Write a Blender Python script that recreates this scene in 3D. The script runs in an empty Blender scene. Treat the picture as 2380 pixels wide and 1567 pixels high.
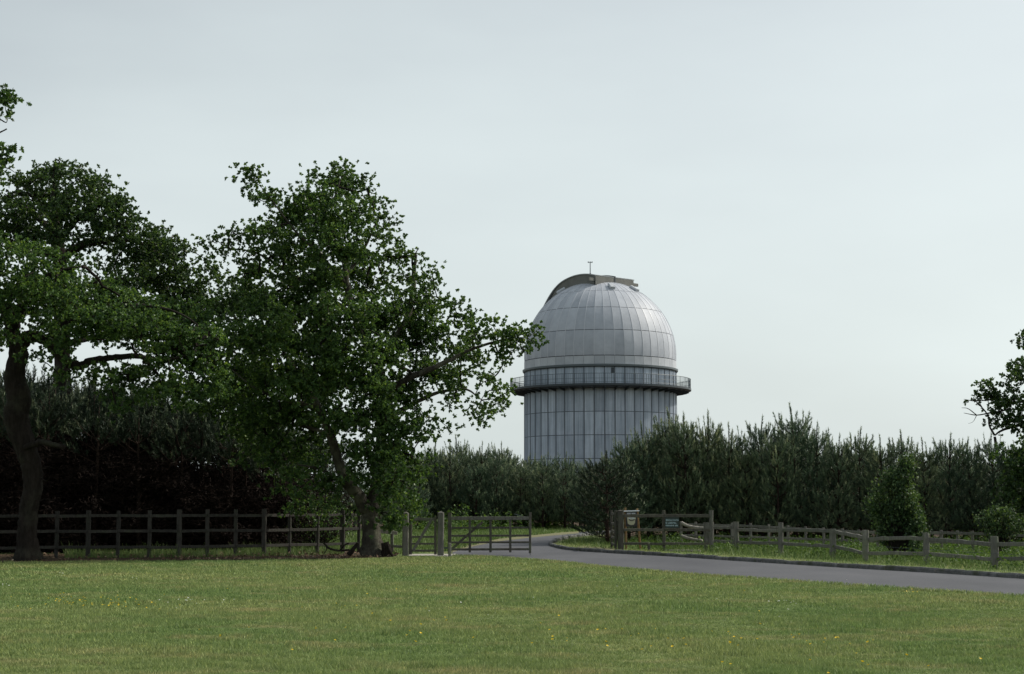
import bpy, math, random
import numpy as np
from mathutils import Vector, Matrix

rad = math.radians
SC = bpy.context.scene
COL = SC.collection

# ------------------------------------------------------------------ camera
FPX, CX, CY, HOR, EYE = 3718.8, 1190.0, 783.5, 1166.8, 1.6      # lens measures in a 2380 x 1567 frame
PITCH = math.atan((HOR - CY) / FPX)
cam = bpy.data.cameras.new('camera')
cam.sensor_width = 36.0
cam.lens = FPX / 2380.0 * 36.0
cam.clip_start, cam.clip_end = 0.5, 6000
camo = bpy.data.objects.new('camera', cam)
COL.objects.link(camo)
camo.location = (0, 0, EYE)
camo.rotation_euler = (math.pi / 2 + PITCH, 0, 0)
SC.camera = camo

# ------------------------------------------------------------------ sky, sun, exposure
SUN_AZ, SUN_EL = 69.0, 40.0          # degrees to the right of the view direction, and up
w = bpy.data.worlds.new('World')
SC.world = w
w.use_nodes = True
wt = w.node_tree
wt.nodes.clear()
wo = wt.nodes.new('ShaderNodeOutputWorld')
bg = wt.nodes.new('ShaderNodeBackground')
sky = wt.nodes.new('ShaderNodeTexSky')
sky.sky_type = 'NISHITA'
sky.sun_disc = False
sky.sun_elevation = rad(SUN_EL)
sky.sun_rotation = rad(SUN_AZ)
sky.altitude = 30
sky.air_density = 1.0
sky.dust_density = 4.0
sky.ozone_density = 1.0
hs = wt.nodes.new('ShaderNodeHueSaturation')
hs.inputs['Saturation'].default_value = 0.42
mixh = wt.nodes.new('ShaderNodeMix')
mixh.data_type = 'RGBA'
mixh.inputs[7].default_value = (7.75, 8.3, 8.25, 1)      # even thin overcast veil
wt.links.new(sky.outputs[0], hs.inputs['Color'])
wt.links.new(hs.outputs[0], mixh.inputs[6])
tcw = wt.nodes.new('ShaderNodeTexCoord')
sxyz = wt.nodes.new('ShaderNodeSeparateXYZ')
hz = wt.nodes.new('ShaderNodeMapRange')
hz.interpolation_type = 'SMOOTHSTEP'
hz.inputs['From Min'].default_value = -0.05
hz.inputs['From Max'].default_value = 0.50
hz.inputs['To Min'].default_value = 0.72
hz.inputs['To Max'].default_value = 0.24
wt.links.new(tcw.outputs['Generated'], sxyz.inputs[0])
wt.links.new(sxyz.outputs['Z'], hz.inputs['Value'])
cl = wt.nodes.new('ShaderNodeTexNoise')            # faint uneven cloud in the veil
cl.inputs['Scale'].default_value = 2.2
cl.inputs['Detail'].default_value = 5
clm = wt.nodes.new('ShaderNodeMapping')
clm.inputs['Scale'].default_value = (1, 1, 3)
wt.links.new(tcw.outputs['Generated'], clm.inputs[0])
wt.links.new(clm.outputs[0], cl.inputs['Vector'])
cla = wt.nodes.new('ShaderNodeMath'); cla.operation = 'MULTIPLY_ADD'
cla.inputs[1].default_value = 0.60; cla.inputs[2].default_value = -0.30
wt.links.new(cl.outputs['Fac'], cla.inputs[0])
cadd = wt.nodes.new('ShaderNodeMath'); cadd.operation = 'ADD'; cadd.use_clamp = True
wt.links.new(hz.outputs[0], cadd.inputs[0]); wt.links.new(cla.outputs[0], cadd.inputs[1])
wt.links.new(cadd.outputs[0], mixh.inputs[0])
tint = wt.nodes.new('ShaderNodeMix')
tint.data_type = 'RGBA'; tint.blend_type = 'MULTIPLY'
tint.inputs[0].default_value = 1.0
tint.inputs[7].default_value = (0.965, 1.0, 1.0, 1)
wt.links.new(mixh.outputs[2], tint.inputs[6])
wt.links.new(tint.outputs[2], bg.inputs[0])
bg.inputs[1].default_value = 0.067
wt.links.new(bg.outputs[0], wo.inputs[0])

sd = Vector((math.sin(rad(SUN_AZ)) * math.cos(rad(SUN_EL)), math.cos(rad(SUN_AZ)) * math.cos(rad(SUN_EL)), math.sin(rad(SUN_EL))))
sl = bpy.data.lights.new('sun', 'SUN')
sl.energy = 2.0
sl.angle = rad(2.5)
sl.color = (1.0, 0.93, 0.82)
so = bpy.data.objects.new('sun', sl)
COL.objects.link(so)
so.rotation_euler = sd.to_track_quat('Z', 'Y').to_euler()
so.location = (30, 20, 60)

SC.view_settings.view_transform = 'Standard'
SC.view_settings.look = 'None'
SC.view_settings.gamma = 1.0
SC.view_settings.use_curve_mapping = False
SC.view_settings.exposure = 0.88
SC.render.engine = 'CYCLES'
SC.cycles.max_bounces = 6
SC.cycles.diffuse_bounces = 3
SC.cycles.glossy_bounces = 2
SC.cycles.transmission_bounces = 3
SC.cycles.transparent_max_bounces = 4
SC.cycles.use_denoising = True

# ------------------------------------------------------------------ picture <-> place
cp, sp_ = math.cos(PITCH), math.sin(PITCH)
def ray(x, y):
    a, b = (x - CX) / FPX, -(y - CY) / FPX
    return np.array([a, cp - b * sp_, sp_ + b * cp])
def gnd(x, y, z=0.0):                       # point of the ground seen at x, y
    d = ray(x, y)
    t = (z - EYE) / d[2]
    return np.array([d[0] * t, d[1] * t, z])
def at(x, y, Y):                            # point seen at x, y that lies Y metres ahead
    d = ray(x, y)
    t = Y / d[1]
    return np.array([d[0] * t, Y, EYE + d[2] * t])
def dist(y):
    return gnd(CX, y)[1]

# ------------------------------------------------------------------ object helpers
def npmesh(name, V, F, mat=None, smooth=False, midx=None, mats=None):
    V = np.asarray(V, dtype=np.float32)
    F = np.asarray(F, dtype=np.int32)
    me = bpy.data.meshes.new(name)
    me.vertices.add(len(V))
    me.vertices.foreach_set('co', V.ravel())
    k = F.shape[1]
    me.loops.add(F.size)
    me.loops.foreach_set('vertex_index', F.ravel())
    me.polygons.add(len(F))
    me.polygons.foreach_set('loop_start', np.arange(0, F.size, k, dtype=np.int32))
    if smooth:
        me.polygons.foreach_set('use_smooth', np.ones(len(F), dtype=bool))
    if midx is not None:
        me.polygons.foreach_set('material_index', np.asarray(midx, dtype=np.int32))
    me.update(calc_edges=True)
    for m in (mats or [mat]):
        me.materials.append(m)
    return me
def tone(me, vals):
    a_ = me.attributes.new('tone', 'FLOAT', 'POINT')
    a_.data.foreach_set('value', np.asarray(vals, dtype=np.float32))
def pymesh(name, V, F, mat, smooth=False):
    me = bpy.data.meshes.new(name)
    me.from_pydata([tuple(v) for v in V], [], F)
    me.update()
    me.materials.append(mat)
    if smooth:
        for p in me.polygons:
            p.use_smooth = True
    return me
def link(name, me, parent=None, loc=None, rot=None):
    o = bpy.data.objects.new(name, me)
    COL.objects.link(o)
    if parent is not None:
        o.parent = parent
    if loc is not None:
        o.location = loc
    if rot is not None:
        o.rotation_euler = rot
    return o
def thing(name, label, cat, loc, group=None, rotz=0.0):
    o = link(name, None, None, tuple(loc), (0, 0, rotz))
    o.empty_display_size = 0.3
    return tag(o, label, cat, group)
def tag(o, label, cat, group=None):
    o['label'] = label
    o['category'] = cat
    if group:
        o['group'] = group
    return o
def struct(name, me):
    o = link(name, me)
    o['kind'] = 'structure'
    return o
def stuff(name, me, label, cat):
    o = link(name, me)
    o['kind'] = 'stuff'
    o['label'] = label
    o['category'] = cat
    return o
def part(name, me_name, V, F, mat, parent, origin, smooth=False):   # V in place coordinates
    V = np.asarray(V, dtype=float) - np.asarray(origin, dtype=float)
    return link(name, pymesh(me_name, V, F, mat, smooth), parent)

def catmull(P, n):
    P = np.asarray(P, dtype=float)
    if len(P) < 3:
        t = np.linspace(0, 1, n + 1)[:, None]
        return P[0] * (1 - t) + P[-1] * t
    Q = np.vstack([2 * P[0] - P[1], P, 2 * P[-1] - P[-2]])
    out = []
    for i in range(len(P) - 1):
        p0, p1, p2, p3 = Q[i:i + 4]
        for t in np.linspace(0, 1, n, endpoint=False):
            out.append(0.5 * (2 * p1 + (p2 - p0) * t + (2 * p0 - 5 * p1 + 4 * p2 - p3) * t * t + (3 * p1 - p0 - 3 * p2 + p3) * t ** 3))
    out.append(P[-1])
    return np.array(out)

def sweep(P, R, n=8, rng=None, rough=0.0, caps=True):
    """tube along P with radius R per point (scalar radius or (a,b) half sizes)"""
    P = np.asarray(P, dtype=float)
    V, F = [], []
    up = np.array([0, 0, 1.0])
    prev = None
    for i in range(len(P)):
        t = P[min(i + 1, len(P) - 1)] - P[max(i - 1, 0)]
        t = t / (np.linalg.norm(t) + 1e-9)
        if prev is None:
            s = np.cross(t, up)
            if np.linalg.norm(s) < 0.2:
                s = np.cross(t, np.array([0, 1.0, 0]))
        else:
            s = prev - t * np.dot(prev, t)
        s /= np.linalg.norm(s)
        prev = s
        u = np.cross(s, t)
        for k in range(n):
            a = 2 * math.pi * k / n
            r = R[i] * (1 + (rng.uniform(-rough, rough) if rng else 0))
            V.append(P[i] + r * (math.cos(a) * s + math.sin(a) * u))
    for i in range(len(P) - 1):
        for k in range(n):
            k2 = (k + 1) % n
            F.append((i * n + k, i * n + k2, (i + 1) * n + k2, (i + 1) * n + k))
    if caps:
        F.append(tuple(range(n - 1, -1, -1)))
        F.append(tuple(range((len(P) - 1) * n, len(P) * n)))
    return V, F

def beam(p0, p1, w_, h_, ch=0.18, side=None, rng=None, rough=0.0, segs=1, bow=0.0, cap=None):
    """chamfered rectangular timber from p0 to p1; w_ across, h_ the other way"""
    p0, p1 = np.asarray(p0, float), np.asarray(p1, float)
    t = p1 - p0
    L = np.linalg.norm(t)
    t = t / L
    if side is None:
        side = np.cross(t, np.array([0, 0, 1.0]))
        if np.linalg.norm(side) < 0.3:
            side = np.array([1.0, 0, 0])
    s = np.asarray(side, float)
    s = s - t * np.dot(s, t)
    s /= np.linalg.norm(s)
    u = np.cross(s, t)
    c = ch * min(w_, h_)
    a, b = w_ / 2, h_ / 2
    prof = [(-a + c, -b), (a - c, -b), (a, -b + c), (a, b - c), (a - c, b), (-a + c, b), (-a, b - c), (-a, -b + c)]
    V, F = [], []
    bd = u * bow
    for i in range(segs + 1):
        f = i / segs
        c0 = p0 + t * L * f + bd * math.sin(math.pi * f)
        if rng is not None and 0 < i < segs:
            c0 = c0 + u * rng.uniform(-rough, rough) + s * rng.uniform(-rough, rough)
        k = 1.0 if rng is None else 1 + rng.uniform(-rough * 3, rough * 3)
        for (x, y) in prof:
            V.append(c0 + s * x * k + u * y * k)
    for i in range(segs):
        for k in range(8):
            k2 = (k + 1) % 8
            F.append((i * 8 + k, i * 8 + k2, (i + 1) * 8 + k2, (i + 1) * 8 + k))
    F.append(tuple(range(7, -1, -1)))
    e = segs * 8
    if cap:                              # pyramid top
        V.append(p1 + t * cap)
        for k in range(8):
            F.append((e + k, e + (k + 1) % 8, e + 8))
    else:
        F.append(tuple(range(e, e + 8)))
    return V, F

def join(*vf):
    V, F = [], []
    for v, f in vf:
        o = len(V)
        V += list(v)
        F += [tuple(i + o for i in q) for q in f]
    return V, F

class Noise2:                            # cheap smooth noise for scattering
    def __init__(s, seed, scale, n=14):
        r = np.random.default_rng(seed)
        a = r.uniform(0, 2 * np.pi, n)
        f = r.uniform(0.6, 1.7, n) / scale
        s.kx, s.ky, s.ph, s.n = np.cos(a) * f * 2 * np.pi, np.sin(a) * f * 2 * np.pi, r.uniform(0, 6.28, n), n
    def __call__(s, x, y):
        x, y = np.asarray(x), np.asarray(y)
        v = np.zeros(x.shape)
        for i in range(s.n):
            v += np.sin(s.kx[i] * x + s.ky[i] * y + s.ph[i])
        return v / math.sqrt(s.n / 2)

def inpoly(x, y, P):
    c = np.zeros(len(x), dtype=bool)
    n = len(P)
    for i in range(n):
        x0, y0 = P[i][0], P[i][1]
        x1, y1 = P[(i + 1) % n][0], P[(i + 1) % n][1]
        if y0 == y1:
            continue
        c ^= ((y0 > y) != (y1 > y)) & (x < (x1 - x0) * (y - y0) / (y1 - y0) + x0)
    return c

# ------------------------------------------------------------------ materials
MATS = {}
def mat(name):
    m = bpy.data.materials.new(name)
    m.use_nodes = True
    m.node_tree.nodes.clear()
    MATS[name] = m
    return m, m.node_tree
def nd(t, kind, **kw):
    n = t.nodes.new(kind)
    for k, v in kw.items():
        setattr(n, k, v)
    return n
def noise(t, vec, scale, detail=4, rough=0.6, mapscale=None):
    n = nd(t, 'ShaderNodeTexNoise')
    n.inputs['Scale'].default_value = scale
    n.inputs['Detail'].default_value = detail
    n.inputs['Roughness'].default_value = rough
    if mapscale:
        mp = nd(t, 'ShaderNodeMapping')
        mp.inputs['Scale'].default_value = mapscale
        t.links.new(vec, mp.inputs['Vector'])
        vec = mp.outputs[0]
    t.links.new(vec, n.inputs['Vector'])
    return n.outputs['Fac']
def ramp(t, fac, stops):
    r = nd(t, 'ShaderNodeValToRGB')
    e = r.color_ramp.elements
    while len(e) < len(stops):
        e.new(0.5)
    for i, (p, c) in enumerate(stops):
        e[i].position = p
        e[i].color = (c[0], c[1], c[2], 1)
    t.links.new(fac, r.inputs[0])
    return r.outputs[0]
def mixc(t, fac, a, b, mode='MIX'):
    m = nd(t, 'ShaderNodeMix', data_type='RGBA', blend_type=mode)
    for sock, v in ((m.inputs[0], fac), (m.inputs[6], a), (m.inputs[7], b)):
        if isinstance(v, (int, float)):
            sock.default_value = v
        elif isinstance(v, tuple):
            sock.default_value = (v[0], v[1], v[2], 1)
        else:
            t.links.new(v, sock)
    return m.outputs[2]
def finish(t, color, rough=0.7, spec=0.3, metallic=0.0, bump=None, bstr=0.3, bdist=0.02, trans=None, tcol=None):
    p = nd(t, 'ShaderNodeBsdfPrincipled')
    if isinstance(color, tuple):
        p.inputs['Base Color'].default_value = (color[0], color[1], color[2], 1)
    else:
        t.links.new(color, p.inputs['Base Color'])
    if isinstance(rough, (int, float)):
        p.inputs['Roughness'].default_value = rough
    else:
        t.links.new(rough, p.inputs['Roughness'])
    p.inputs['Specular IOR Level'].default_value = spec
    p.inputs['Metallic'].default_value = metallic
    if bump is not None:
        b = nd(t, 'ShaderNodeBump')
        b.inputs['Strength'].default_value = bstr
        b.inputs['Distance'].default_value = bdist
        t.links.new(bump, b.inputs['Height'])
        t.links.new(b.outputs[0], p.inputs['Normal'])
    out = nd(t, 'ShaderNodeOutputMaterial')
    if trans:
        tr = nd(t, 'ShaderNodeBsdfTranslucent')
        c = tcol if tcol is not None else color
        if isinstance(c, tuple):
            tr.inputs[0].default_value = (c[0], c[1], c[2], 1)
        else:
            t.links.new(c, tr.inputs[0])
        ms = nd(t, 'ShaderNodeMixShader')
        ms.inputs[0].default_value = trans
        t.links.new(p.outputs[0], ms.inputs[1])
        t.links.new(tr.outputs[0], ms.inputs[2])
        t.links.new(ms.outputs[0], out.inputs[0])
    else:
        t.links.new(p.outputs[0], out.inputs[0])
def pos(t):
    return nd(t, 'ShaderNodeNewGeometry').outputs['Position']
def island(t):
    return nd(t, 'ShaderNodeNewGeometry').outputs['Random Per Island']
def toneattr(t):
    n = nd(t, 'ShaderNodeAttribute')
    n.attribute_name = 'tone'
    return n.outputs['Fac']
def orand(t):
    return nd(t, 'ShaderNodeObjectInfo').outputs['Random']

GREEN1, GREEN2, DRY = (0.170, 0.252, 0.094), (0.246, 0.300, 0.126), (0.385, 0.335, 0.200)
def lawn_colour(t, jitter=None):
    p = pos(t)
    big = noise(t, p, 0.16, 4, 0.55)
    mid = noise(t, p, 0.85, 5, 0.65, (0.7, 1.2, 1))
    g = mixc(t, ramp(t, big, [(0.40, (0, 0, 0)), (0.60, (1, 1, 1))]), GREEN1, GREEN2)
    d = ramp(t, mid, [(0.51, (0, 0, 0)), (0.72, (0.7, 0.7, 0.7))])
    c = mixc(t, d, g, DRY)
    c = mixc(t, ramp(t, noise(t, p, 0.55, 7, 0.72, (0.8, 1.1, 1)), [(0.62, (0, 0, 0)), (0.70, (0.7, 0.7, 0.7))]), c, (0.250, 0.190, 0.110))
    small = noise(t, p, 3.2, 4, 0.7)
    c = mixc(t, 1.0, c, ramp(t, small, [(0.3, (0.72, 0.76, 0.72)), (0.7, (1.18, 1.16, 1.12))]), 'MULTIPLY')
    if jitter is not None:
        c = mixc(t, 1.0, c, ramp(t, jitter, [(0, (0.55, 0.62, 0.5)), (0.8, (1.25, 1.2, 1.1)), (1, (1.75, 1.5, 1.2))]), 'MULTIPLY')
    return c
m, t = mat('lawn'); p = pos(t)   # thatch between the blades; their cast shade is painted into its colour
finish(t, mixc(t, 1.0, lawn_colour(t), (0.60, 0.57, 0.50), 'MULTIPLY'), 0.9, 0.1, bump=noise(t, p, 9, 5, 0.75), bstr=0.8, bdist=0.05)
m, t = mat('grass_blade')
finish(t, lawn_colour(t, island(t)), 0.6, 0.25, trans=0.3)
m, t = mat('long_grass')
finish(t, mixc(t, island(t), (0.070, 0.128, 0.034), (0.160, 0.215, 0.066)), 0.6, 0.25, trans=0.35)
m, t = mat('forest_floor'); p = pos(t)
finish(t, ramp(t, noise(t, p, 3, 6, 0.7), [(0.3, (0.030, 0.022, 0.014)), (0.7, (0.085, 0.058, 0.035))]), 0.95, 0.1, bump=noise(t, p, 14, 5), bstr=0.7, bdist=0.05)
m, t = mat('dead_leaf')
finish(t, ramp(t, island(t), [(0, (0.075, 0.045, 0.028)), (0.7, (0.19, 0.125, 0.08)), (1, (0.34, 0.27, 0.19))]), 0.8, 0.2)
m, t = mat('asphalt'); p = pos(t)
c = ramp(t, noise(t, p, 0.35, 4, 0.6, (1, 0.5, 1)), [(0.3, (0.052, 0.054, 0.062)), (0.7, (0.086, 0.088, 0.098))])
c = mixc(t, 1.0, c, ramp(t, noise(t, p, 60, 2, 0.8), [(0.25, (0.70, 0.70, 0.70)), (0.75, (1.3, 1.3, 1.3))]), 'MULTIPLY')
c = mixc(t, ramp(t, noise(t, p, 1.1, 6, 0.7), [(0.60, (0, 0, 0)), (0.72, (0.5, 0.5, 0.5))]), c, (0.045, 0.045, 0.047))
finish(t, c, 0.85, 0.3, bump=noise(t, p, 45, 3), bstr=0.35, bdist=0.01)
m, t = mat('concrete'); p = pos(t)
finish(t, ramp(t, noise(t, p, 4, 5), [(0.3, (0.28, 0.26, 0.23)), (0.7, (0.42, 0.40, 0.36))]), 0.9, 0.2, bump=noise(t, p, 30, 4), bstr=0.3)
m, t = mat('grit'); p = pos(t)
finish(t, ramp(t, noise(t, p, 7, 5, 0.7), [(0.35, (0.115, 0.135, 0.055)), (0.6, (0.20, 0.175, 0.115))]), 0.95, 0.1, bump=noise(t, p, 30, 4), bstr=0.6)
m, t = mat('kerb_stone'); p = pos(t)
c = ramp(t, noise(t, p, 5, 5, 0.7), [(0.3, (0.060, 0.062, 0.060)), (0.72, (0.185, 0.185, 0.180))])
c = mixc(t, ramp(t, noise(t, p, 2.2, 4), [(0.52, (0, 0, 0)), (0.68, (0.8, 0.8, 0.8))]), c, (0.055, 0.062, 0.035))
finish(t, c, 0.9, 0.2, bump=noise(t, p, 20, 5), bstr=0.6, bdist=0.03)
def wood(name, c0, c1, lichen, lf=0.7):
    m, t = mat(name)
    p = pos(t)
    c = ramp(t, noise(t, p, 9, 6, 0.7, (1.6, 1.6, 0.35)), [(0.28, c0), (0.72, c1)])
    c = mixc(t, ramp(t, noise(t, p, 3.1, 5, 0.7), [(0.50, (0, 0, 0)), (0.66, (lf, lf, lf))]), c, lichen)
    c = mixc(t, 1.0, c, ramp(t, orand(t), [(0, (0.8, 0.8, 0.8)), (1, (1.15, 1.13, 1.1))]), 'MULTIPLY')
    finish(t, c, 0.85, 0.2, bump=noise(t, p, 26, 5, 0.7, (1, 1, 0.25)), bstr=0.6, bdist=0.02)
wood('wood_grey', (0.082, 0.079, 0.073), (0.210, 0.204, 0.186), (0.150, 0.170, 0.115))
wood('wood_dark', (0.048, 0.045, 0.040), (0.122, 0.115, 0.098), (0.095, 0.110, 0.070))
wood('wood_shaded', (0.024, 0.022, 0.020), (0.062, 0.059, 0.052), (0.050, 0.056, 0.038))  # rail fence timber, darkened: canopy shade is put into the colour
wood('wood_pale', (0.170, 0.158, 0.140), (0.340, 0.320, 0.290), (0.300, 0.300, 0.240))
wood('wood_orange', (0.155, 0.085, 0.040), (0.330, 0.215, 0.105), (0.26, 0.24, 0.13), 0.4)
m, t = mat('bark'); p = pos(t)
c = ramp(t, noise(t, p, 7, 7, 0.75, (1.3, 1.3, 0.3)), [(0.3, (0.010, 0.008, 0.007)), (0.7, (0.040, 0.033, 0.028))])
c = mixc(t, ramp(t, noise(t, p, 1.6, 5, 0.6), [(0.51, (0, 0, 0)), (0.72, (0.7, 0.7, 0.7))]), c, (0.062, 0.064, 0.046))
finish(t, c, 0.95, 0.1, bump=noise(t, p, 13, 7, 0.8, (1.4, 1.4, 0.3)), bstr=1.0, bdist=0.08)
m, t = mat('pale_bark'); p = pos(t)  # paler oak bark with lichen; sunlit tone put into the colour
c = ramp(t, noise(t, p, 7, 7, 0.75, (1.3, 1.3, 0.3)), [(0.3, (0.022, 0.019, 0.016)), (0.7, (0.080, 0.072, 0.060))])
c = mixc(t, ramp(t, noise(t, p, 1.9, 5, 0.6), [(0.46, (0, 0, 0)), (0.64, (0.8, 0.8, 0.8))]), c, (0.150, 0.152, 0.112))
finish(t, c, 0.95, 0.1, bump=noise(t, p, 13, 7, 0.8, (1.4, 1.4, 0.3)), bstr=1.0, bdist=0.06)
m, t = mat('pine_bark'); p = pos(t)
finish(t, ramp(t, noise(t, p, 8, 5, 0.7), [(0.3, (0.020, 0.014, 0.012)), (0.7, (0.055, 0.038, 0.030))]), 0.95, 0.1)
def leafmat(name, stops, trans=0.35, gloss=0.45, tmul=(1.6, 1.5, 0.7), tufted=False):
    m, t = mat(name)
    c = ramp(t, island(t), stops)
    if tufted:
        c = mixc(t, 1.0, c, ramp(t, toneattr(t), [(0, (0.62, 0.66, 0.70)), (0.6, (1.0, 1.0, 1.0)), (1, (1.55, 1.45, 1.25))]), 'MULTIPLY')
    c = mixc(t, 1.0, c, ramp(t, noise(t, pos(t), 0.9, 3, 0.5), [(0.3, (0.72, 0.76, 0.78)), (0.7, (1.25, 1.2, 1.1))]), 'MULTIPLY')
    finish(t, c, gloss, 0.28, trans=trans, tcol=mixc(t, 1.0, c, tmul, 'MULTIPLY'))
leafmat('oak_leaf', [(0, (0.032, 0.068, 0.026)), (0.5, (0.060, 0.122, 0.040)), (0.88, (0.092, 0.166, 0.050)), (1, (0.140, 0.205, 0.064))], tufted=True)
leafmat('oak_leaf_dark', [(0, (0.024, 0.050, 0.022)), (0.6, (0.045, 0.090, 0.034)), (1, (0.082, 0.136, 0.046))], tufted=True)
leafmat('shrub_leaf', [(0, (0.020, 0.044, 0.019)), (0.6, (0.042, 0.084, 0.034)), (1, (0.110, 0.165, 0.068))], .3, .6)
leafmat('weed_leaf', [(0, (0.030, 0.065, 0.016)), (0.6, (0.055, 0.110, 0.026)), (1, (0.095, 0.150, 0.042))], .3, .7)
m, t = mat('shaded_needle')    # darkened copy of the pine needle; shade painted into the colour
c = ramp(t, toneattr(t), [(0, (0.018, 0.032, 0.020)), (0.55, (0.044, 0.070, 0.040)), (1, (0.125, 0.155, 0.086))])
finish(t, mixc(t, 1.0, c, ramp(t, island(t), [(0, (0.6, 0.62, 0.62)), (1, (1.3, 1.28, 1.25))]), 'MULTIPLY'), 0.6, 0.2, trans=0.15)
m, t = mat('pine_needle')   # grey-green
c = ramp(t, toneattr(t), [(0, (0.042, 0.074, 0.047)), (0.5, (0.122, 0.180, 0.104)), (1, (0.350, 0.405, 0.240))])
c = mixc(t, 1.0, c, ramp(t, island(t), [(0, (0.6, 0.62, 0.62)), (1, (1.3, 1.28, 1.25))]), 'MULTIPLY')
c = mixc(t, 1.0, c, ramp(t, orand(t), [(0, (0.80, 0.88, 0.88)), (0.5, (1, 1, 1)), (1, (1.22, 1.12, 1.0))]), 'MULTIPLY')
finish(t, c, 0.5, 0.3, trans=0.2)
m, t = mat('shaded_dead_needle')  # dead brown needles, near black: shade inside the stand painted in
finish(t, ramp(t, island(t), [(0, (0.007, 0.005, 0.004)), (1, (0.022, 0.015, 0.012))]), 0.9, 0.1)
m, t = mat('pine_candle')
finish(t, ramp(t, island(t), [(0, (0.085, 0.100, 0.050)), (1, (0.19, 0.20, 0.105))]), 0.7, 0.2)
m, t = mat('petal_yellow'); finish(t, (0.80, 0.55, 0.02), 0.5, 0.3, trans=0.2)
m, t = mat('petal_white'); finish(t, (0.80, 0.80, 0.76), 0.6, 0.2, trans=0.2)

def metal(name, c0, c1, rough, metallic, streak=0.6):
    m, t = mat(name)
    p = pos(t)
    c = ramp(t, noise(t, p, 1.0, 5, 0.6, (2.2, 2.2, 0.12)), [(0.28, c0), (0.72, c1)])
    c = mixc(t, 1.0, c, ramp(t, orand(t), [(0, (0.84, 0.85, 0.86)), (1, (1.08, 1.08, 1.07))]), 'MULTIPLY')
    c = mixc(t, 1.0, c, ramp(t, noise(t, p, 0.8, 6, 0.7), [(0.3, (0.84, 0.85, 0.86)), (0.7, (1.05, 1.05, 1.05))]), 'MULTIPLY')
    if streak > .5:
        c = mixc(t, 1.0, c, ramp(t, noise(t, p, 1.0, 4, 0.6, (5.5, 5.5, 0.22)), [(0.32, (0.80, 0.81, 0.82)), (0.6, (1.04, 1.04, 1.04))]), 'MULTIPLY')
    finish(t, c, rough, 0.25, metallic)
metal('cladding', (0.310, 0.362, 0.432), (0.520, 0.580, 0.655), 0.65, 0.0)
metal('dome_paint', (0.395, 0.420, 0.468), (0.440, 0.465, 0.512), 0.55, 0.0, 0.0)
metal('dome_skirt', (0.42, 0.445, 0.48), (0.47, 0.49, 0.525), 0.6, 0.0, 0.0)
m, t = mat('mullion'); finish(t, (0.135, 0.155, 0.180), 0.6, 0.3)
m, t = mat('dome_rib'); finish(t, (0.46, 0.48, 0.52), 0.45, 0.4, 0.0)
m, t = mat('lining'); finish(t, (0.050, 0.056, 0.066), 0.8, 0.2)
m, t = mat('shutter_side'); p = pos(t)
finish(t, ramp(t, noise(t, p, 1.2, 5, 0.6), [(0.3, (0.100, 0.103, 0.096)), (0.7, (0.140, 0.140, 0.126))]), 0.55, 0.4, 0.1)
m, t = mat('shutter_roof'); finish(t, (0.30, 0.315, 0.32), 0.4, 0.5, 0.0)
m, t = mat('dark_steel'); finish(t, (0.042, 0.053, 0.062), 0.5, 0.3)
m, t = mat('rail_steel'); finish(t, (0.10, 0.122, 0.135), 0.5, 0.4)
m, t = mat('sign_green'); finish(t, (0.022, 0.038, 0.034), 0.5, 0.4)
m, t = mat('sign_dark'); finish(t, (0.030, 0.027, 0.030), 0.5, 0.4)
m, t = mat('sign_text'); finish(t, (0.42, 0.55, 0.62), 0.5, 0.3)
m, t = mat('sign_white'); finish(t, (0.62, 0.66, 0.72), 0.5, 0.3)
m, t = mat('sign_cream'); finish(t, (0.46, 0.45, 0.33), 0.6, 0.3)
M = MATS

# ------------------------------------------------------------------ ground, road, verges
def sheet(name, pts, z, matn):
    V = [(p[0], p[1], z) for p in pts]
    return struct(name, pymesh(name, V, [tuple(range(len(V)))], M[matn]))
def tri_sheet(name, A, B, za, zb, matn, cols=6):     # strip between two point rows, rising from za to zb
    n = len(A)
    V, F = [], []
    for i in range(n):
        for j in range(cols + 1):
            f = j / cols
            p = np.array(A[i]) * (1 - f) + np.array(B[i]) * f
            V.append((p[0], p[1], za * (1 - f) + zb * f))
    for i in range(n - 1):
        for j in range(cols):
            a = i * (cols + 1) + j
            F.append((a, a + 1, a + cols + 2, a + cols + 1))
    return struct(name, pymesh(name, V, F, M[matn]))

S = 2500
struct('ground', pymesh('ground', [(-S, -S, 0), (S, -S, 0), (S, S, 0), (-S, S, 0)], [(0, 1, 2, 3)], M['lawn']))

lawn_edge = [gnd(x, y) for x, y in [(1052, 1292.5), (1100, 1294), (1160, 1297), (1275, 1305.5), (1370, 1315.5), (1480, 1326), (1600, 1336), (1750, 1346.5), (1900, 1357), (2120, 1371.5), (2380, 1389), (2600, 1405), (3100, 1440), (3800, 1490), (4600, 1548)]]
lawn_edge = catmull(lawn_edge, 6)
kerb_line = [gnd(x, y) for x, y in [(1420, 1240), (1345, 1247), (1296, 1256), (1276, 1266), (1290, 1273), (1330, 1280), (1440, 1287.5), (1560, 1294), (1700, 1303.5), (1850, 1313), (2000, 1322.5), (2190, 1333.5), (2380, 1346), (2600, 1360), (3100, 1393), (3800, 1437), (4600, 1488)]]
kerb_line = catmull(kerb_line, 8)
far_edge = catmull([gnd(x, y) for x, y in [(1052, 1281), (1100, 1268), (1160, 1256), (1235, 1247.5), (1300, 1241.5), (1360, 1236), (1440, 1232)]], 5)
road_poly = list(lawn_edge) + list(kerb_line[::-1]) + [gnd(1440, 1236)] + list(far_edge[::-1])
rv = [(p[0], p[1], 0.006) for p in road_poly]
import bmesh
bm = bmesh.new()
bv = [bm.verts.new(v) for v in rv]
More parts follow.
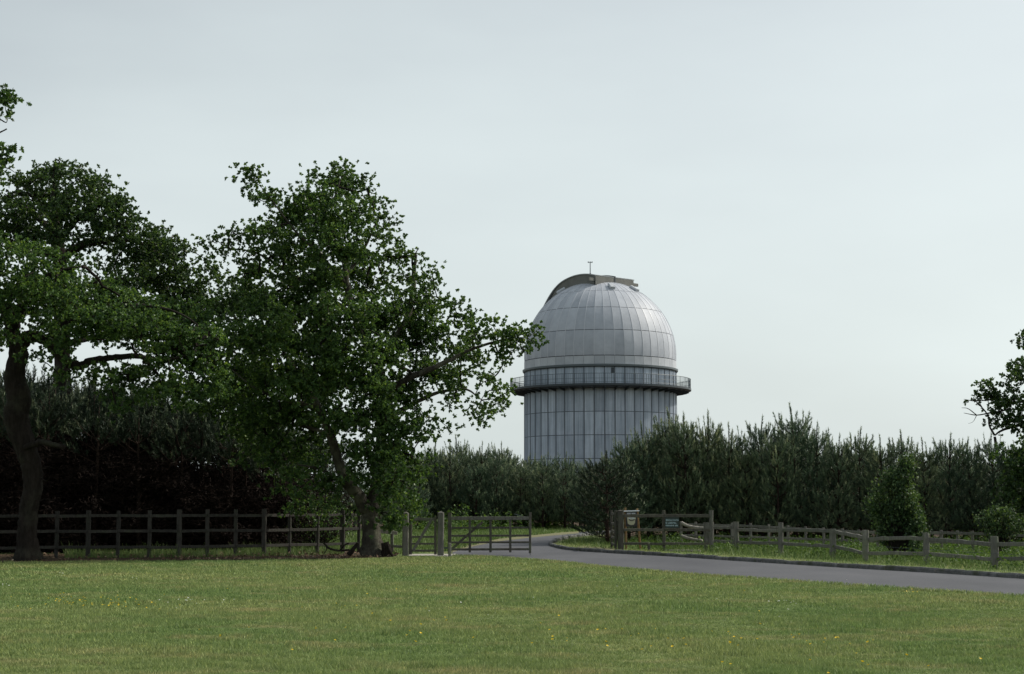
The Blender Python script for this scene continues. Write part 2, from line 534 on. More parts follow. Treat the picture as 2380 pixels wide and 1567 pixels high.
bmesh.ops.triangle_fill(bm, use_beauty=True, use_dissolve=False, edges=[bm.edges.new((bv[i], bv[(i + 1) % len(bv)])) for i in range(len(bv))], normal=(0, 0, 1))
me = bpy.data.meshes.new('road'); bm.to_mesh(me); bm.free(); me.materials.append(M['asphalt'])
struct('road', me)

# kerb: single stones
rng = random.Random(5)
kerb = link('kerb', None, None, (0, 0, 0)); kerb['kind'] = 'structure'
seg = np.linalg.norm(np.diff(kerb_line[:, :2], axis=0), axis=1)
cum = np.concatenate([[0], np.cumsum(seg)])
def along(line, cumv, s):
    return np.array([np.interp(s, cumv, line[:, k]) for k in range(2)])
s = 0.0
while s < cum[-1] - 0.4:
    L = rng.uniform(0.72, 0.98)
    e = min(s + L, cum[-1])
    a, b = along(kerb_line, cum, s + 0.018), along(kerb_line, cum, e - 0.012)
    d = b - a
    d /= np.linalg.norm(d)
    nrm = np.array([-d[1], d[0]])            # away from the road
    if np.dot(nrm, np.array([0.3, 1.0])) < 0:
        nrm = -nrm
    hz = rng.uniform(0.095, 0.125)
    q0 = np.array([*(a + nrm * 0.075), hz / 2 - 0.03])
    q1 = np.array([*(b + nrm * 0.075), hz / 2 - 0.03 + rng.uniform(-.008, .008)])
    V, F = beam(q0, q1, 0.15 + rng.uniform(-.02, .02), hz + 0.06, 0.22, rng=rng, rough=0.008, segs=3)
    part('kerb_stone', 'kerb_stone', V, F, M['kerb_stone'], kerb, (0, 0, 0))
    s = e

# raised verge behind the kerb, falling back to the level of the rough grass
vin = [kerb_line[i] + np.array([0, 0, 0]) for i in range(len(kerb_line))]
nv = []
for i in range(len(kerb_line)):
    d = kerb_line[min(i + 1, len(kerb_line) - 1)] - kerb_line[max(i - 1, 0)]
    d /= np.linalg.norm(d)
    n_ = np.array([-d[1], d[0], 0])
    if np.dot(n_, np.array([0.3, 1.0, 0])) < 0:
        n_ = -n_
    nv.append(n_)
sel = [i for i in range(len(kerb_line)) if kerb_line[i][1] < 60.5 and i > 16]
A = [kerb_line[i] + nv[i] * 0.145 for i in sel]
B = [kerb_line[i] + nv[i] * 2.6 for i in sel]
tri_sheet('grass_verge', A, B, 0.085, 0.010, 'lawn', 4)

# plantation floor
sheet('forest_floor', [gnd(-420, 1281), gnd(-20, 1281), gnd(640, 1277), (-7, 70, 0), (-5, 96, 0), (-5, 140, 0), (-60, 140, 0), (-60, 50, 0)], 0.004, 'forest_floor')
sheet('forest_floor', [gnd(1400, 1258), gnd(1500, 1262), gnd(1700, 1264), gnd(2000, 1272), gnd(2380, 1280), gnd(2700, 1285), (70, 130, 0), (8, 130, 0), (5.2, 90, 0)], 0.004, 'forest_floor')
sheet('forest_floor', [gnd(850, 1230), gnd(1440, 1225), (8, 130, 0), (-5, 130, 0)], 0.005, 'forest_floor')
sheet('forest_floor', [(-140, 140, 0), (-5, 140, 0), (-5, 130.1, 0), (8, 130.1, 0), (70, 130.1, 0), (160, 131, 0), (160, 420, 0), (-140, 420, 0)], 0.004, 'forest_floor')
# bare soil below the oaks and the concrete sill of the wicket
soil = [gnd(x, y) for x, y in [(-200, 1312), (60, 1306), (220, 1304), (420, 1303), (560, 1302), (700, 1300), (800, 1299), (900, 1296), (925, 1291), (915, 1284), (860, 1282), (780, 1281), (640, 1283), (400, 1287), (100, 1288), (-200, 1290)]]
sheet('bare_soil', soil, 0.007, 'forest_floor')
sheet('gate_sill', [gnd(x, y) for x, y in [(946, 1293), (1052, 1294), (1060, 1288), (955, 1288.5)]], 0.010, 'concrete')
sheet('grit_edge', [gnd(x, y) for x, y in [(1052, 1284), (1100, 1270.5), (1160, 1258.5), (1235, 1250), (1300, 1244), (1345, 1240), (1345, 1236), (1300, 1239), (1235, 1245), (1160, 1253), (1100, 1264), (1050, 1276)]], 0.009, 'grit')
sheet('grit_edge', [gnd(x, y) for x, y in [(1340, 1278), (1395, 1283.5), (1430, 1285.5), (1428, 1281), (1390, 1277.5), (1350, 1274)]], 0.088, 'grit')

# ------------------------------------------------------------------ grass blades
def blades(N, P, h, wd, rngn, lean=0.35, z0=0.0):
    az = rngn.uniform(0, 2 * np.pi, N)
    side = np.stack([np.cos(az), np.sin(az), np.zeros(N)], 1) * (wd / 2)[:, None]
    la = rngn.uniform(0, 2 * np.pi, N)
    tip = np.stack([np.cos(la) * h * lean * rngn.uniform(0.2, 1.6, N), np.sin(la) * h * lean * rngn.uniform(0.2, 1.6, N), h], 1)
    V = np.empty((N, 3, 3))
    V[:, 0] = P - side
    V[:, 1] = P + side
    V[:, 2] = P + tip
    F = np.arange(N * 3).reshape(N, 3)
    return V.reshape(-1, 3), F
R_ = np.random.default_rng(11)
lawn_far = [gnd(x, y) for x, y in [(1052, 1293.0), (930, 1293.5), (905, 1297.5), (800, 1300), (700, 1301), (560, 1303), (420, 1304), (220, 1305), (60, 1307), (-260, 1313)]]
lawn_poly = list(lawn_edge) + [np.array([16, 20, 0]), np.array([7, 10.5, 0]), np.array([-7, 10.5, 0]), np.array([-17, 40, 0])][:3] + lawn_far[::-1]
lawn_poly = [np.array([-13, 10.5, 0]), np.array([15.0, 10.5, 0])] + list(lawn_edge[::-1]) + lawn_far + [gnd(-900, 1318)]
nA, nB, nC = Noise2(1, 3.2), Noise2(2, 0.8), Noise2(3, 9)
PV, PF = [], []
off = 0
for y0, y1, dens, hh, ww in ((11.5, 17, 3900, .030, .0075), (17, 24, 2300, .032, .011), (24, 33, 1150, .034, .016), (33, 49, 520, .036, .024)):
    wA = y1 * 0.345 + 6
    N = int(dens * (y1 - y0) * 2 * wA)
    X, Y = R_.uniform(-wA, wA, N), R_.uniform(y0, y1, N)
    k = (np.abs(X) < Y * 0.34 + 6) & inpoly(X, Y, lawn_poly)
    k &= (np.abs(X) < Y * 0.335 + .4) | (R_.uniform(0, 1, N) < .5)
    tallness = 1 + 0.28 * nA(X, Y) + 0.26 * nB(X, Y)
    k &= R_.uniform(0, 1, N) < np.clip(0.75 + 0.25 * tallness, 0.5, 1)
    X, Y, tallness = X[k], Y[k], tallness[k]
    N = len(X)
    h = hh * np.clip(tallness, 0.35, 2.4) * R_.uniform(0.55, 1.35, N)
    V, F = blades(N, np.stack([X, Y, np.zeros(N)], 1), h, ww * R_.uniform(.7, 1.3, N), R_, 0.55)
    PV.append(V); PF.append(F + off); off += len(V)
stuff('lawn_grass', npmesh('lawn_grass', np.vstack(PV), np.vstack(PF), M['grass_blade']), 'short mown lawn grass with dry yellowish patches', 'grass')

def grass_patch(name, polys, N, h0, wd, label, matn, z=0.0, hmod=0.4):
    PV, PF, off = [], [], 0
    for P in polys:
        P = [np.asarray(p) for p in P]
        xs, ys = [p[0] for p in P], [p[1] for p in P]
        X, Y = R_.uniform(min(xs), max(xs), N), R_.uniform(min(ys), max(ys), N)
        k = inpoly(X, Y, P)
        X, Y = X[k], Y[k]
        n = len(X)
        h = h0 * R_.uniform(.5, 1.5, n) * np.clip(1 + hmod * nB(X, Y) + hmod * .6 * nA(X, Y), .3, 2.2)
        V, F = blades(n, np.stack([X, Y, np.full(n, z)], 1), h, wd * R_.uniform(.7, 1.4, n), R_, 0.5)
        PV.append(V); PF.append(F + off); off += len(V)
    return stuff(name, npmesh(name, np.vstack(PV), np.vstack(PF), M[matn]), label, 'grass')
vp = [kerb_line[i] + nv[i] * 0.15 for i in sel] + [kerb_line[i] + nv[i] * 1.5 for i in sel[::-1]]
grass_patch('verge_grass', [vp], 70000, 0.045, 0.02, 'pale mown grass on the verge behind the kerb', 'grass_blade', 0.06)
rough_poly = [gnd(1290, 1270), gnd(1330, 1276.5), gnd(1440, 1283.5)] + [kerb_line[i] + nv[i] * 1.3 for i in sel[14:]] + [gnd(2600, 1275), gnd(2000, 1262), gnd(1700, 1258), gnd(1440, 1252), gnd(1330, 1254)]
grass_patch('rough_grass', [rough_poly], 60000, 0.16, 0.022, 'long rough grass around the low split-rail fence', 'long_grass', 0.0)
strip1 = [gnd(905, 1291), gnd(1050, 1281), gnd(1160, 1253), gnd(1300, 1238), gnd(1440, 1229), gnd(1440, 1224), gnd(880, 1228), gnd(640, 1262), gnd(640, 1281), gnd(800, 1279)]
grass_patch('far_verge_grass', [strip1], 70000, 0.10, 0.04, 'sunlit grass strip behind the gates below the pines', 'long_grass', 0.0)
strip2 = [gnd(150, 1299), gnd(420, 1297), gnd(640, 1294), gnd(800, 1290), gnd(800, 1276), gnd(620, 1279), gnd(440, 1285), gnd(150, 1288)]
grass_patch('fence_grass', [strip2], 12000, 0.15, 0.02, 'thin long grass along the foot of the tall rail fence', 'long_grass', 0.0)

n = 9000
tt_ = R_.uniform(0, 1, n)
ec = np.concatenate([[0], np.cumsum(np.linalg.norm(np.diff(lawn_edge[:, :2], axis=0), axis=1))])
ex = np.interp(tt_ * ec[-1], ec, lawn_edge[:, 0]); ey = np.interp(tt_ * ec[-1], ec, lawn_edge[:, 1])
wob = .10 * nB(ex * 2, ey * 2) + .05
ex = ex + R_.normal(0, .05, n); ey = ey + np.abs(R_.normal(0, .07, n)) * (1 + 0 * wob) + np.clip(wob, 0, .3) - .08
V, F = blades(n, np.stack([ex, ey, np.full(n, .006)], 1), .05 * R_.uniform(.5, 1.6, n), .02 * R_.uniform(.6, 1.3, n), R_, .7)
stuff('edge_grass', npmesh('edge_grass', V, F, M['grass_blade']), 'ragged grass creeping over the edge of the road', 'grass')

# flowers in the lawn
def flowers(name, centres, r, z, matn, label):
    V, F = [], []
    for (x, y) in centres:
        zz = z * R_.uniform(.8, 1.6)
        o = len(V)
        rr = r * R_.uniform(.75, 1.3)
        tx, ty = R_.uniform(-.5, .5, 2)
        V.append((x, y, zz - rr * .5))
        for k in range(6):
            a = k * math.pi / 3
            V.append((x + rr * math.cos(a), y + rr * math.sin(a), zz + rr * (tx * math.cos(a) + ty * math.sin(a))))
        for k in range(6):
            F.append((o, o + 1 + k, o + 1 + (k + 1) % 6))
    return stuff(name, pymesh(name, V, F, M[matn]), label, 'flowers')
def fl(px, py, n, sx, sy):
    out = []
    for _ in range(n):
        x, y = px + R_.normal(0, sx), py + R_.normal(0, sy)
        if y > 1306:
            q = gnd(x, y, 0.05)
            out.append((q[0], q[1]))
    return out
yc = fl(165, 1400, 26, 26, 5) + fl(270, 1402, 26, 32, 6) + fl(330, 1404, 8, 60, 8) + fl(60, 1398, 8, 60, 14) + fl(760, 1400, 10, 200, 30) + fl(1000, 1445, 8, 40, 20) + fl(560, 1480, 8, 120, 20) + fl(1620, 1500, 14, 120, 12) + fl(1950, 1492, 12, 70, 8) + fl(1500, 1440, 14, 400, 40) + fl(1320, 1480, 10, 120, 15) + fl(2080, 1545, 12, 200, 15) + fl(2120, 1376, 5, 20, 2)
flowers('buttercups', yc, 0.0135, 0.062, 'petal_yellow', 'yellow buttercups scattered through the lawn grass')
wc = fl(30, 1360, 6, 25, 4) + fl(145, 1333, 5, 8, 2) + fl(325, 1346, 3, 10, 2) + fl(1830, 1400, 8, 14, 2) + fl(1400, 1390, 12, 300, 30) + fl(450, 1398, 14, 60, 5)
flowers('daisies', wc, 0.012, 0.05, 'petal_white', 'small white daisies scattered through the lawn grass')

# ------------------------------------------------------------------ leaves and trees
def leaf_quads(C, D, L, Wd, rngn, fold=0.12):
    """kite leaves: C base points, D unit directions, L lengths"""
    N = len(C)
    r = rngn.normal(size=(N, 3))
    S_ = np.cross(D, r)
    S_ /= np.linalg.norm(S_, axis=1)[:, None] + 1e-9
    Nn = np.cross(S_, D)
    mid = C + D * (L * 0.58)[:, None]
    V = np.empty((N, 4, 3))
    V[:, 0] = C
    V[:, 1] = mid + S_ * (Wd / 2)[:, None] + Nn * (L * fold)[:, None]
    V[:, 2] = C + D * L[:, None]
    V[:, 3] = mid - S_ * (Wd / 2)[:, None] + Nn * (L * fold)[:, None]
    return V.reshape(-1, 3), np.arange(N * 4).reshape(N, 4)

def frusta(A, B, ra, rb, n=5):
    N = len(A)
    t_ = B - A
    t_ /= np.linalg.norm(t_, axis=1)[:, None] + 1e-9
    ref = np.where(np.abs(t_[:, 2:3]) > 0.8, np.array([[1.0, 0, 0]]), np.array([[0, 0, 1.0]]))
    s = np.cross(t_, ref)
    s /= np.linalg.norm(s, axis=1)[:, None] + 1e-9
    u = np.cross(s, t_)
    V = np.empty((N, 2, n, 3))
    for k in range(n):
        a = 2 * math.pi * k / n
        d = math.cos(a) * s + math.sin(a) * u
        V[:, 0, k] = A + d * ra[:, None]
        V[:, 1, k] = B + d * rb[:, None]
    base = (np.arange(N) * 2 * n)[:, None]
    F = []
    for k in range(n):
        k2 = (k + 1) % n
        F.append(np.stack([base[:, 0] + k, base[:, 0] + k2, base[:, 0] + n + k2, base[:, 0] + n + k], 1))
    return V.reshape(-1, 3), np.concatenate(F)

def oak(label, group, base, limbs, lobes, seed, D0, bark='bark', dens=9.0, tufts=9, leaves=7, leafL=0.115, matn='oak_leaf', cat='tree', name='oak_tree', trunk_n=1, dspread=1.6, csz=0.30, flare=1.6, bare=()):
    """limbs: [(x, y, dY, r) ...] polylines in the frame with depth offsets; lobes: (x, y, rx, ry[, dY])"""
    rg = np.random.default_rng(seed)
    pr = random.Random(seed)
    root = thing(name, label, cat, base, group)
    O = np.asarray(base, float)
    nodes, nrad, npar, nlen = [], [], [], []
    tV, tF, lV, lF = [], [], [], []
    for li, lb in enumerate(limbs):
        P = np.array([at(x, y, D0 + dy) for x, y, dy, r in lb])
        Rr = np.array([[r] for x, y, dy, r in lb])
        if li < trunk_n:
            P[0][2] = -0.05
        C = catmull(P, 7)
        Q = np.interp(np.linspace(0, len(lb) - 1, len(C)), np.arange(len(lb)), Rr[:, 0])
        C[1:-1] += rg.normal(0, 1, (len(C) - 2, 3)) * (Q[1:-1] * (0.03 if li < trunk_n else 0.10))[:, None]
        if li < trunk_n:
            hgt = C[:, 2]
            Q = Q * (1 + (flare - 1) * np.exp(-np.maximum(hgt, 0) / 0.30))
            n = 18
            V, F = sweep(C, Q, n, pr, 0.045)
            V = np.array(V)
            ang = np.tile(np.arange(n), len(C)) * 2 * math.pi / n        # buttress ridges at the foot
            f = np.exp(-np.maximum(V[:, 2], 0) / 0.45)
            cen = np.repeat(C, n, axis=0)
            ridge = 0.20 * np.cos(ang * 5 + seed) + 0.10 * np.cos(ang * 3 + 1.7 * seed)
            V[:, :2] = cen[:, :2] + (V[:, :2] - cen[:, :2]) * (1 + ridge * f)[:, None]
            tV, tF = join((tV, tF), (V.tolist(), F))
        else:
            V, F = sweep(C, Q, 9, pr, 0.06)
            part('limb', 'limb', V, F, M[bark], root, O, True)
        for i in range(len(C)):
            if li < trunk_n and C[i][2] < 1.2:
                continue
            nodes.append(C[i]); nrad.append(Q[i]); npar.append(-1); nlen.append(0.0)
    part('trunk', 'trunk', tV, tF, M[bark], root, O, True)
    # branch ends inside the lobes
    pts = []
    for lo in lobes:
        x, y, rx, ry = lo[:4]
        dy = lo[4] if len(lo) > 4 else rg.uniform(-dspread, dspread)
        c = at(x, y, D0 + dy)
        k = (D0 + dy) / FPX
        a, b = rx * k, ry * k
        d = 0.5 * (a + b) * 1.05
        n = max(3, int(dens * 4.19 * a * b * d))
        u = rg.normal(size=(n, 3))
        u /= np.linalg.norm(u, axis=1)[:, None]
        rr = rg.uniform(0, 1, n) ** 0.42
        pts.append(c + u * rr[:, None] * np.array([a, d, b]) + rg.normal(0, 0.13, (n, 3)))
    pts = np.vstack(pts)
    pts = pts[pts[:, 2] > 0.5]
    NL = np.array(nodes)
    d0 = np.array([np.min(np.linalg.norm(NL - q, axis=1)) for q in pts])
    cap = len(nodes) + len(pts) * 14
    NP = np.empty((cap, 3)); NP[:len(nodes)] = NL
    PL = np.zeros(cap); PA = np.full(cap, -1); cnt = len(nodes); nl = cnt
    tips = []
    for i in np.argsort(d0):
        q = pts[i]
        dd = np.linalg.norm(NP[:cnt] - q, axis=1)
        j = int(np.argmin(dd + 0.12 * PL[:cnt]))
        d = dd[j]
        n = max(1, int(math.ceil(d / 0.33)))
        n = min(n, 12)
        a = NP[j].copy()
        prev = j
        lift = np.array([0, 0, 0.10 * d]) + rg.normal(0, 0.07 * d, 3)
        for k in range(1, n + 1):
            f = k / n
            p_ = a * (1 - f) + q * f + lift * math.sin(math.pi * f) + (rg.normal(0, 0.03, 3) if k < n else 0)
            NP[cnt] = p_; PL[cnt] = PL[prev] + d / n; PA[cnt] = prev
            prev = cnt; cnt += 1
        tips.append(prev)
    rad_ = np.zeros(cnt)
    rad_[tips] = 0.009 ** 2.3
    for i in range(cnt - 1, nl - 1, -1):
        if PA[i] >= 0:
            rad_[PA[i]] += rad_[i] if rad_[i] > 0 else 0.009 ** 2.3
    rad_ = np.clip(rad_, 0.009 ** 2.3, None) ** (1 / 2.3)
    rad_ = np.minimum(rad_, 0.11)
    ii = np.arange(nl, cnt)
    pa = PA[nl:cnt]
    V, F = frusta(NP[pa], NP[ii], np.minimum(rad_[pa], rad_[ii] * 1.35), rad_[ii], 4)
    for bl in bare:                        # dead snags without leaves
        P = np.array([at(x, y, D0 + dy) for x, y, dy, r in bl])
        C = catmull(P, 4)
        Q = np.interp(np.linspace(0, len(bl) - 1, len(C)), np.arange(len(bl)), [b_[3] for b_ in bl])
        v, f = sweep(C, Q, 5, pr, 0.1)
        part('dead_branch', 'dead_branch', v, f, M['bark'], root, O, True)
    link('branches', npmesh('branches', V - O, F, M['bark'], True), root)['kind'] = 'stuff'
    # leaves in rosettes at the ends
    T = NP[np.array(tips)]
    nt = len(T)
    tc = np.repeat(T, tufts, axis=0)
    off = rg.normal(size=(nt * tufts, 3)) * np.array([csz, csz, csz * 0.62]) * 0.62
    tc = tc + off
    nl_ = len(tc) * leaves
    C = np.repeat(tc, leaves, axis=0)
    out = np.repeat(off / (np.linalg.norm(off, axis=1)[:, None] + 1e-6), leaves, axis=0)
    Dd = rg.normal(size=(nl_, 3)) + out * 0.55 + np.array([0, 0, 0.25])
    Dd /= np.linalg.norm(Dd, axis=1)[:, None]
    L = leafL * rg.uniform(0.7, 1.3, nl_)
    V, F = leaf_quads(C - Dd * (L * 0.1)[:, None], Dd, L, L * rg.uniform(.50, .72, nl_), rg)
    me = npmesh('crown', V - O, F, M[matn])
    tone(me, np.repeat(rg.uniform(0, 1, len(tc)) * .7 + np.repeat(rg.uniform(0, .3, nt), tufts), leaves * 4))
    link('crown', me, root)
    return root

# --- the oak beside the wicket gate
D = 47.6
cbase = at(865, 1290, D); cbase[2] = 0
limbs = [
    [(868, 1297, 0, .28), (863, 1245, 0, .26), (861, 1195, 0, .245), (868, 1160, 0, .18), (878, 1100, .2, .165), (886, 1020, .4, .16), (886, 940, .4, .155), (882, 860, .3, .17)],
    [(862, 1200, 0, .22), (838, 1162, -.2, .20), (806, 1122, -.4, .17), (786, 1070, -.6, .145), (768, 1010, -.8, .13), (738, 945, -.9, .11), (700, 880, -.9, .08), (660, 820, -.8, .05)],
    [(882, 868, .3, .16), (858, 810, .2, .14), (826, 735, 0, .12), (806, 660, 0, .095), (796, 580, 0, .07), (770, 500, 0, .045), (790, 420, 0, .02)],
    [(882, 850, .3, .14), (906, 805, .6, .12), (944, 745, .8, .10), (960, 680, .9, .085), (962, 630, .9, .06), (968, 592, .9, .03)],
    [(884, 920, .3, .13), (950, 880, -.3, .10), (1020, 850, -.6, .075), (1090, 815, -.6, .05), (1170, 790, -.6, .03), (1225, 785, -.6, .012)],
    [(884, 980, .2, .11), (940, 950, .6, .08), (1010, 915, .9, .055), (1080, 905, .9, .035), (1120, 930, .9, .015)],
    [(826, 735, 0, .09), (760, 690, .3, .07), (680, 640, .5, .05), (600, 590, .5, .03), (520, 575, .5, .012)],
    [(806, 660, 0, .07), (740, 590, -.5, .05), (680, 530, -.8, .03), (620, 450, -.8, .012), (585, 415, -.8, .008)],
    [(806, 640, 0, .06), (850, 570, .4, .045), (880, 510, .6, .025), (905, 490, .6, .01)],
    [(738, 945, -.9, .07), (660, 930, -.6, .05), (590, 900, 0, .03), (540, 860, .3, .015)],
    [(768, 1010, -.8, .06), (700, 990, .2, .045), (620, 980, 1.0, .03), (540, 960, 1.6, .015)],
    [(806, 1122, -.4, .06), (740, 1090, -.9, .04), (690, 1080, -1.1, .02)],
    [(876, 1110, .1, .07), (930, 1090, -.3, .045), (975, 1090, -.5, .02)],
]
lobes = [
    (790, 432, 42, 45), (830, 415, 26, 34), (782, 385, 9, 14, 0), (845, 445, 22, 40), (735, 425, 24, 35), (700, 470, 62, 42), (592, 408, 18, 9, -.8), (578, 425, 9, 14, -.8), (605, 452, 26, 11, -.8), (640, 465, 26, 28),
    (655, 515, 58, 36), (760, 500, 75, 50), (830, 500, 42, 42), (885, 492, 24, 15, .6), (892, 515, 18, 10, .6), (600, 548, 52, 30), (545, 565, 46, 22), (505, 580, 32, 20), (570, 595, 34, 24), (680, 580, 80, 40), (790, 580, 80, 50), (865, 570, 38, 34), (905, 555, 16, 14), (900, 590, 26, 20),
    (620, 640, 60, 30), (730, 650, 85, 42), (850, 650, 70, 46), (925, 600, 15, 20, .9), (950, 625, 26, 38), (985, 630, 17, 34), (925, 670, 40, 34), (985, 690, 34, 38), (1000, 730, 52, 40), (1050, 715, 22, 28), (1070, 745, 36, 28), (600, 690, 66, 40), (690, 720, 85, 52),
    (800, 730, 78, 55), (900, 740, 66, 48), (960, 790, 66, 44), (1040, 790, 52, 36), (1108, 765, 40, 30), (1150, 770, 36, 30), (1180, 765, 26, 24), (1215, 778, 20, 16, -.6), (1238, 785, 9, 13, -.6), (1192, 805, 26, 18, -.6), (1150, 812, 34, 22), (1172, 838, 16, 9, -.6), (1100, 830, 42, 28),
    (620, 780, 74, 52), (730, 800, 82, 55), (830, 810, 66, 48), (900, 830, 52, 42), (1000, 850, 60, 40), (1070, 870, 40, 34), (1130, 880, 30, 24), (1150, 915, 17, 18), (1120, 940, 24, 17), (1160, 944, 12, 8, .9), (1108, 972, 9, 9, .9), (1050, 925, 36, 30), (1010, 975, 30, 28),
    (660, 870, 78, 48), (760, 890, 80, 48), (850, 890, 60, 40), (930, 910, 62, 45), (580, 870, 50, 52), (700, 950, 78, 46), (800, 970, 76, 42), (890, 990, 66, 38), (960, 990, 50, 34), (1000, 1020, 20, 14), (620, 950, 60, 40), (740, 1020, 52, 40), (860, 1050, 62, 40, -1.3), (930, 1060, 46, 36), (980, 1080, 28, 26), (970, 1120, 26, 22), (910, 1110, 46, 34, -1.2), (700, 1070, 44, 34), (740, 1110, 36, 40), (770, 1150, 26, 28), (720, 1150, 28, 24, -1), (840, 1120, 40, 26, -1.2), (945, 1160, 26, 18), (948, 1188, 22, 20, -.6), (982, 1102, 24, 22, -.5), (930, 1132, 38, 28, -1), (915, 1215, 16, 14, -.8), (900, 1175, 26, 30, -.9), (905, 1205, 20, 18, -.9), (880, 1150, 26, 20, 1.0), (818, 1195, 14, 18, .6),
    (885, 1090, 46, 34, -1.7), (890, 1020, 52, 38, -1.8), (880, 960, 52, 38, -1.8), (900, 1150, 34, 26, -1.5), (860, 900, 56, 40, -1.9), (700, 900, 60, 44, -1.9), (760, 840, 60, 44, -2), (620, 720, 56, 44, -1.6), (520, 900, 46, 36, 1.5), (560, 960, 54, 34, 1.5), (620, 1000, 56, 34, 1.0), (660, 1040, 48, 34, .5), (640, 1090, 36, 28, 0), (690, 1125, 30, 30, 0), (500, 960, 40, 24, 2), (440, 945, 40, 20, 2), (560, 1020, 46, 26, 2), (600, 1060, 40, 28, 1.5), (650, 1150, 26, 26, .5), (690, 1180, 24, 22, .5), (760, 1190, 22, 20, .5),
]
oak('broad oak with forked leaning trunk standing beside the small wicket gate', None, cbase, limbs, lobes, 3, D, 'pale_bark', dens=19, tufts=15, leaves=12, leafL=0.088, dspread=2.2,
    bare=[[(962, 630, .9, .045), (958, 605, .9, .03), (968, 585, .9, .018), (974, 578, .9, .008)]])

# --- the old oak whose trunk stands by the rail fence
D = 44.2
lbase = at(66, 1298, D); lbase[2] = 0
limbs = [
    [(66, 1302, 0, .29), (63, 1250, 0, .255), (67, 1190, 0, .25), (76, 1130, 0, .265), (72, 1080, 0, .275), (56, 1030, 0, .30), (38, 975, 0, .34), (44, 925, 0, .33), (34, 880, 0, .28), (42, 820, .1, .25), (24, 760, .1, .19)],
    [(40, 880, 0, .20), (60, 790, -.3, .17), (105, 790, -.6, .15), (140, 825, -.8, .14), (178, 852, -.9, .13), (215, 838, -1.0, .10), (262, 832, -1.0, .085), (320, 828, -1.0, .075), (345, 835, -.9, .065), (400, 835, -.9, .04), (450, 820, -.8, .015)],
    [(105, 792, -.6, .12), (160, 750, -1.0, .09), (240, 720, -1.2, .07), (330, 710, -1.3, .05), (420, 730, -1.2, .03), (490, 780, -1.1, .012)],
    [(28, 765, .1, .18), (50, 710, -.5, .14), (85, 660, -.8, .10), (140, 630, -.9, .06), (190, 620, -.9, .02)],
    [(28, 765, .1, .16), (0, 700, .2, .12), (-50, 640, .4, .08), (-120, 600, .5, .03)],
    [(320, 828, -1.0, .04), (308, 805, -1.0, .03), (320, 780, -1.0, .015)],
    [(60, 1040, -.3, .09), (95, 1028, -.6, .085), (120, 1032, -.7, .08), (150, 1040, -.8, .06)],
    [(240, 834, -1.0, .04), (255, 860, -1.2, .02), (258, 900, -1.2, .008)],
]
lobes = [
    (20, 600, 40, 34), (80, 590, 46, 34), (130, 610, 46, 34), (30, 660, 50, 40), (110, 660, 60, 40), (180, 650, 50, 36), (240, 680, 54, 36), (170, 710, 66, 40), (60, 720, 40, 30), (0, 740, 40, 40), (300, 700, 54, 38), (250, 740, 66, 36), (350, 740, 60, 40), (390, 720, 40, 34), (430, 740, 48, 40), (470, 770, 44, 40),
    (140, 760, 50, 26), (220, 780, 50, 26), (320, 780, 56, 26), (400, 790, 56, 34), (470, 820, 50, 40), (505, 830, 26, 42), (440, 850, 52, 30), (380, 835, 30, 20), (490, 880, 34, 26), (440, 885, 34, 22), (505, 905, 18, 10), (90, 830, 34, 16), (130, 810, 24, 16), (0, 800, 26, 26), (350, 870, 40, 16), (295, 870, 26, 10), (200, 880, 20, 8), (260, 920, 10, 8), (330, 890, 26, 14), (400, 880, 34, 18), (-60, 640, 60, 60), (-60, 740, 50, 50), (290, 955, 16, 20, -1.2), (330, 925, 24, 20, -1.0), (390, 910, 34, 14), (120, 700, 60, 40, -2), (200, 740, 60, 36, -2.2), (280, 745, 60, 40, -2.2), (90, 770, 40, 30, -1.8), (170, 800, 40, 22, -1.8), (360, 800, 50, 30, -2), (450, 790, 50, 44, -2), (60, 640, 60, 40, -1.8), (10, 690, 40, 40, -1.8), (500, 850, 30, 40, -1.6), (430, 900, 40, 20, -1.4), (20, 780, 24, 30, -1.4), (120, 690, 70, 40, .8), (230, 720, 70, 44, .8), (330, 740, 70, 44, .8), (430, 770, 60, 44, .8), (300, 880, 50, 20, 0), (380, 900, 50, 22, .4), (460, 915, 44, 22, .4), (240, 860, 22, 12, -1.4), (140, 860, 22, 10, -1.4),
]
oak('old oak with thick leaning trunk in front of the tall rail fence', None, lbase, limbs, lobes, 8, D, dens=20, tufts=15, leaves=12, leafL=0.090, trunk_n=1, dspread=1.9, flare=1.45,
    bare=[[(98, 1090, -.3, .02), (110, 1085, -.5, .014), (125, 1088, -.6, .006)], [(92, 1165, -.3, .02), (105, 1160, -.5, .012), (122, 1163, -.6, .005)], [(95, 1110, -.3, .02), (108, 1118, -.5, .012), (118, 1105, -.6, .005)]])

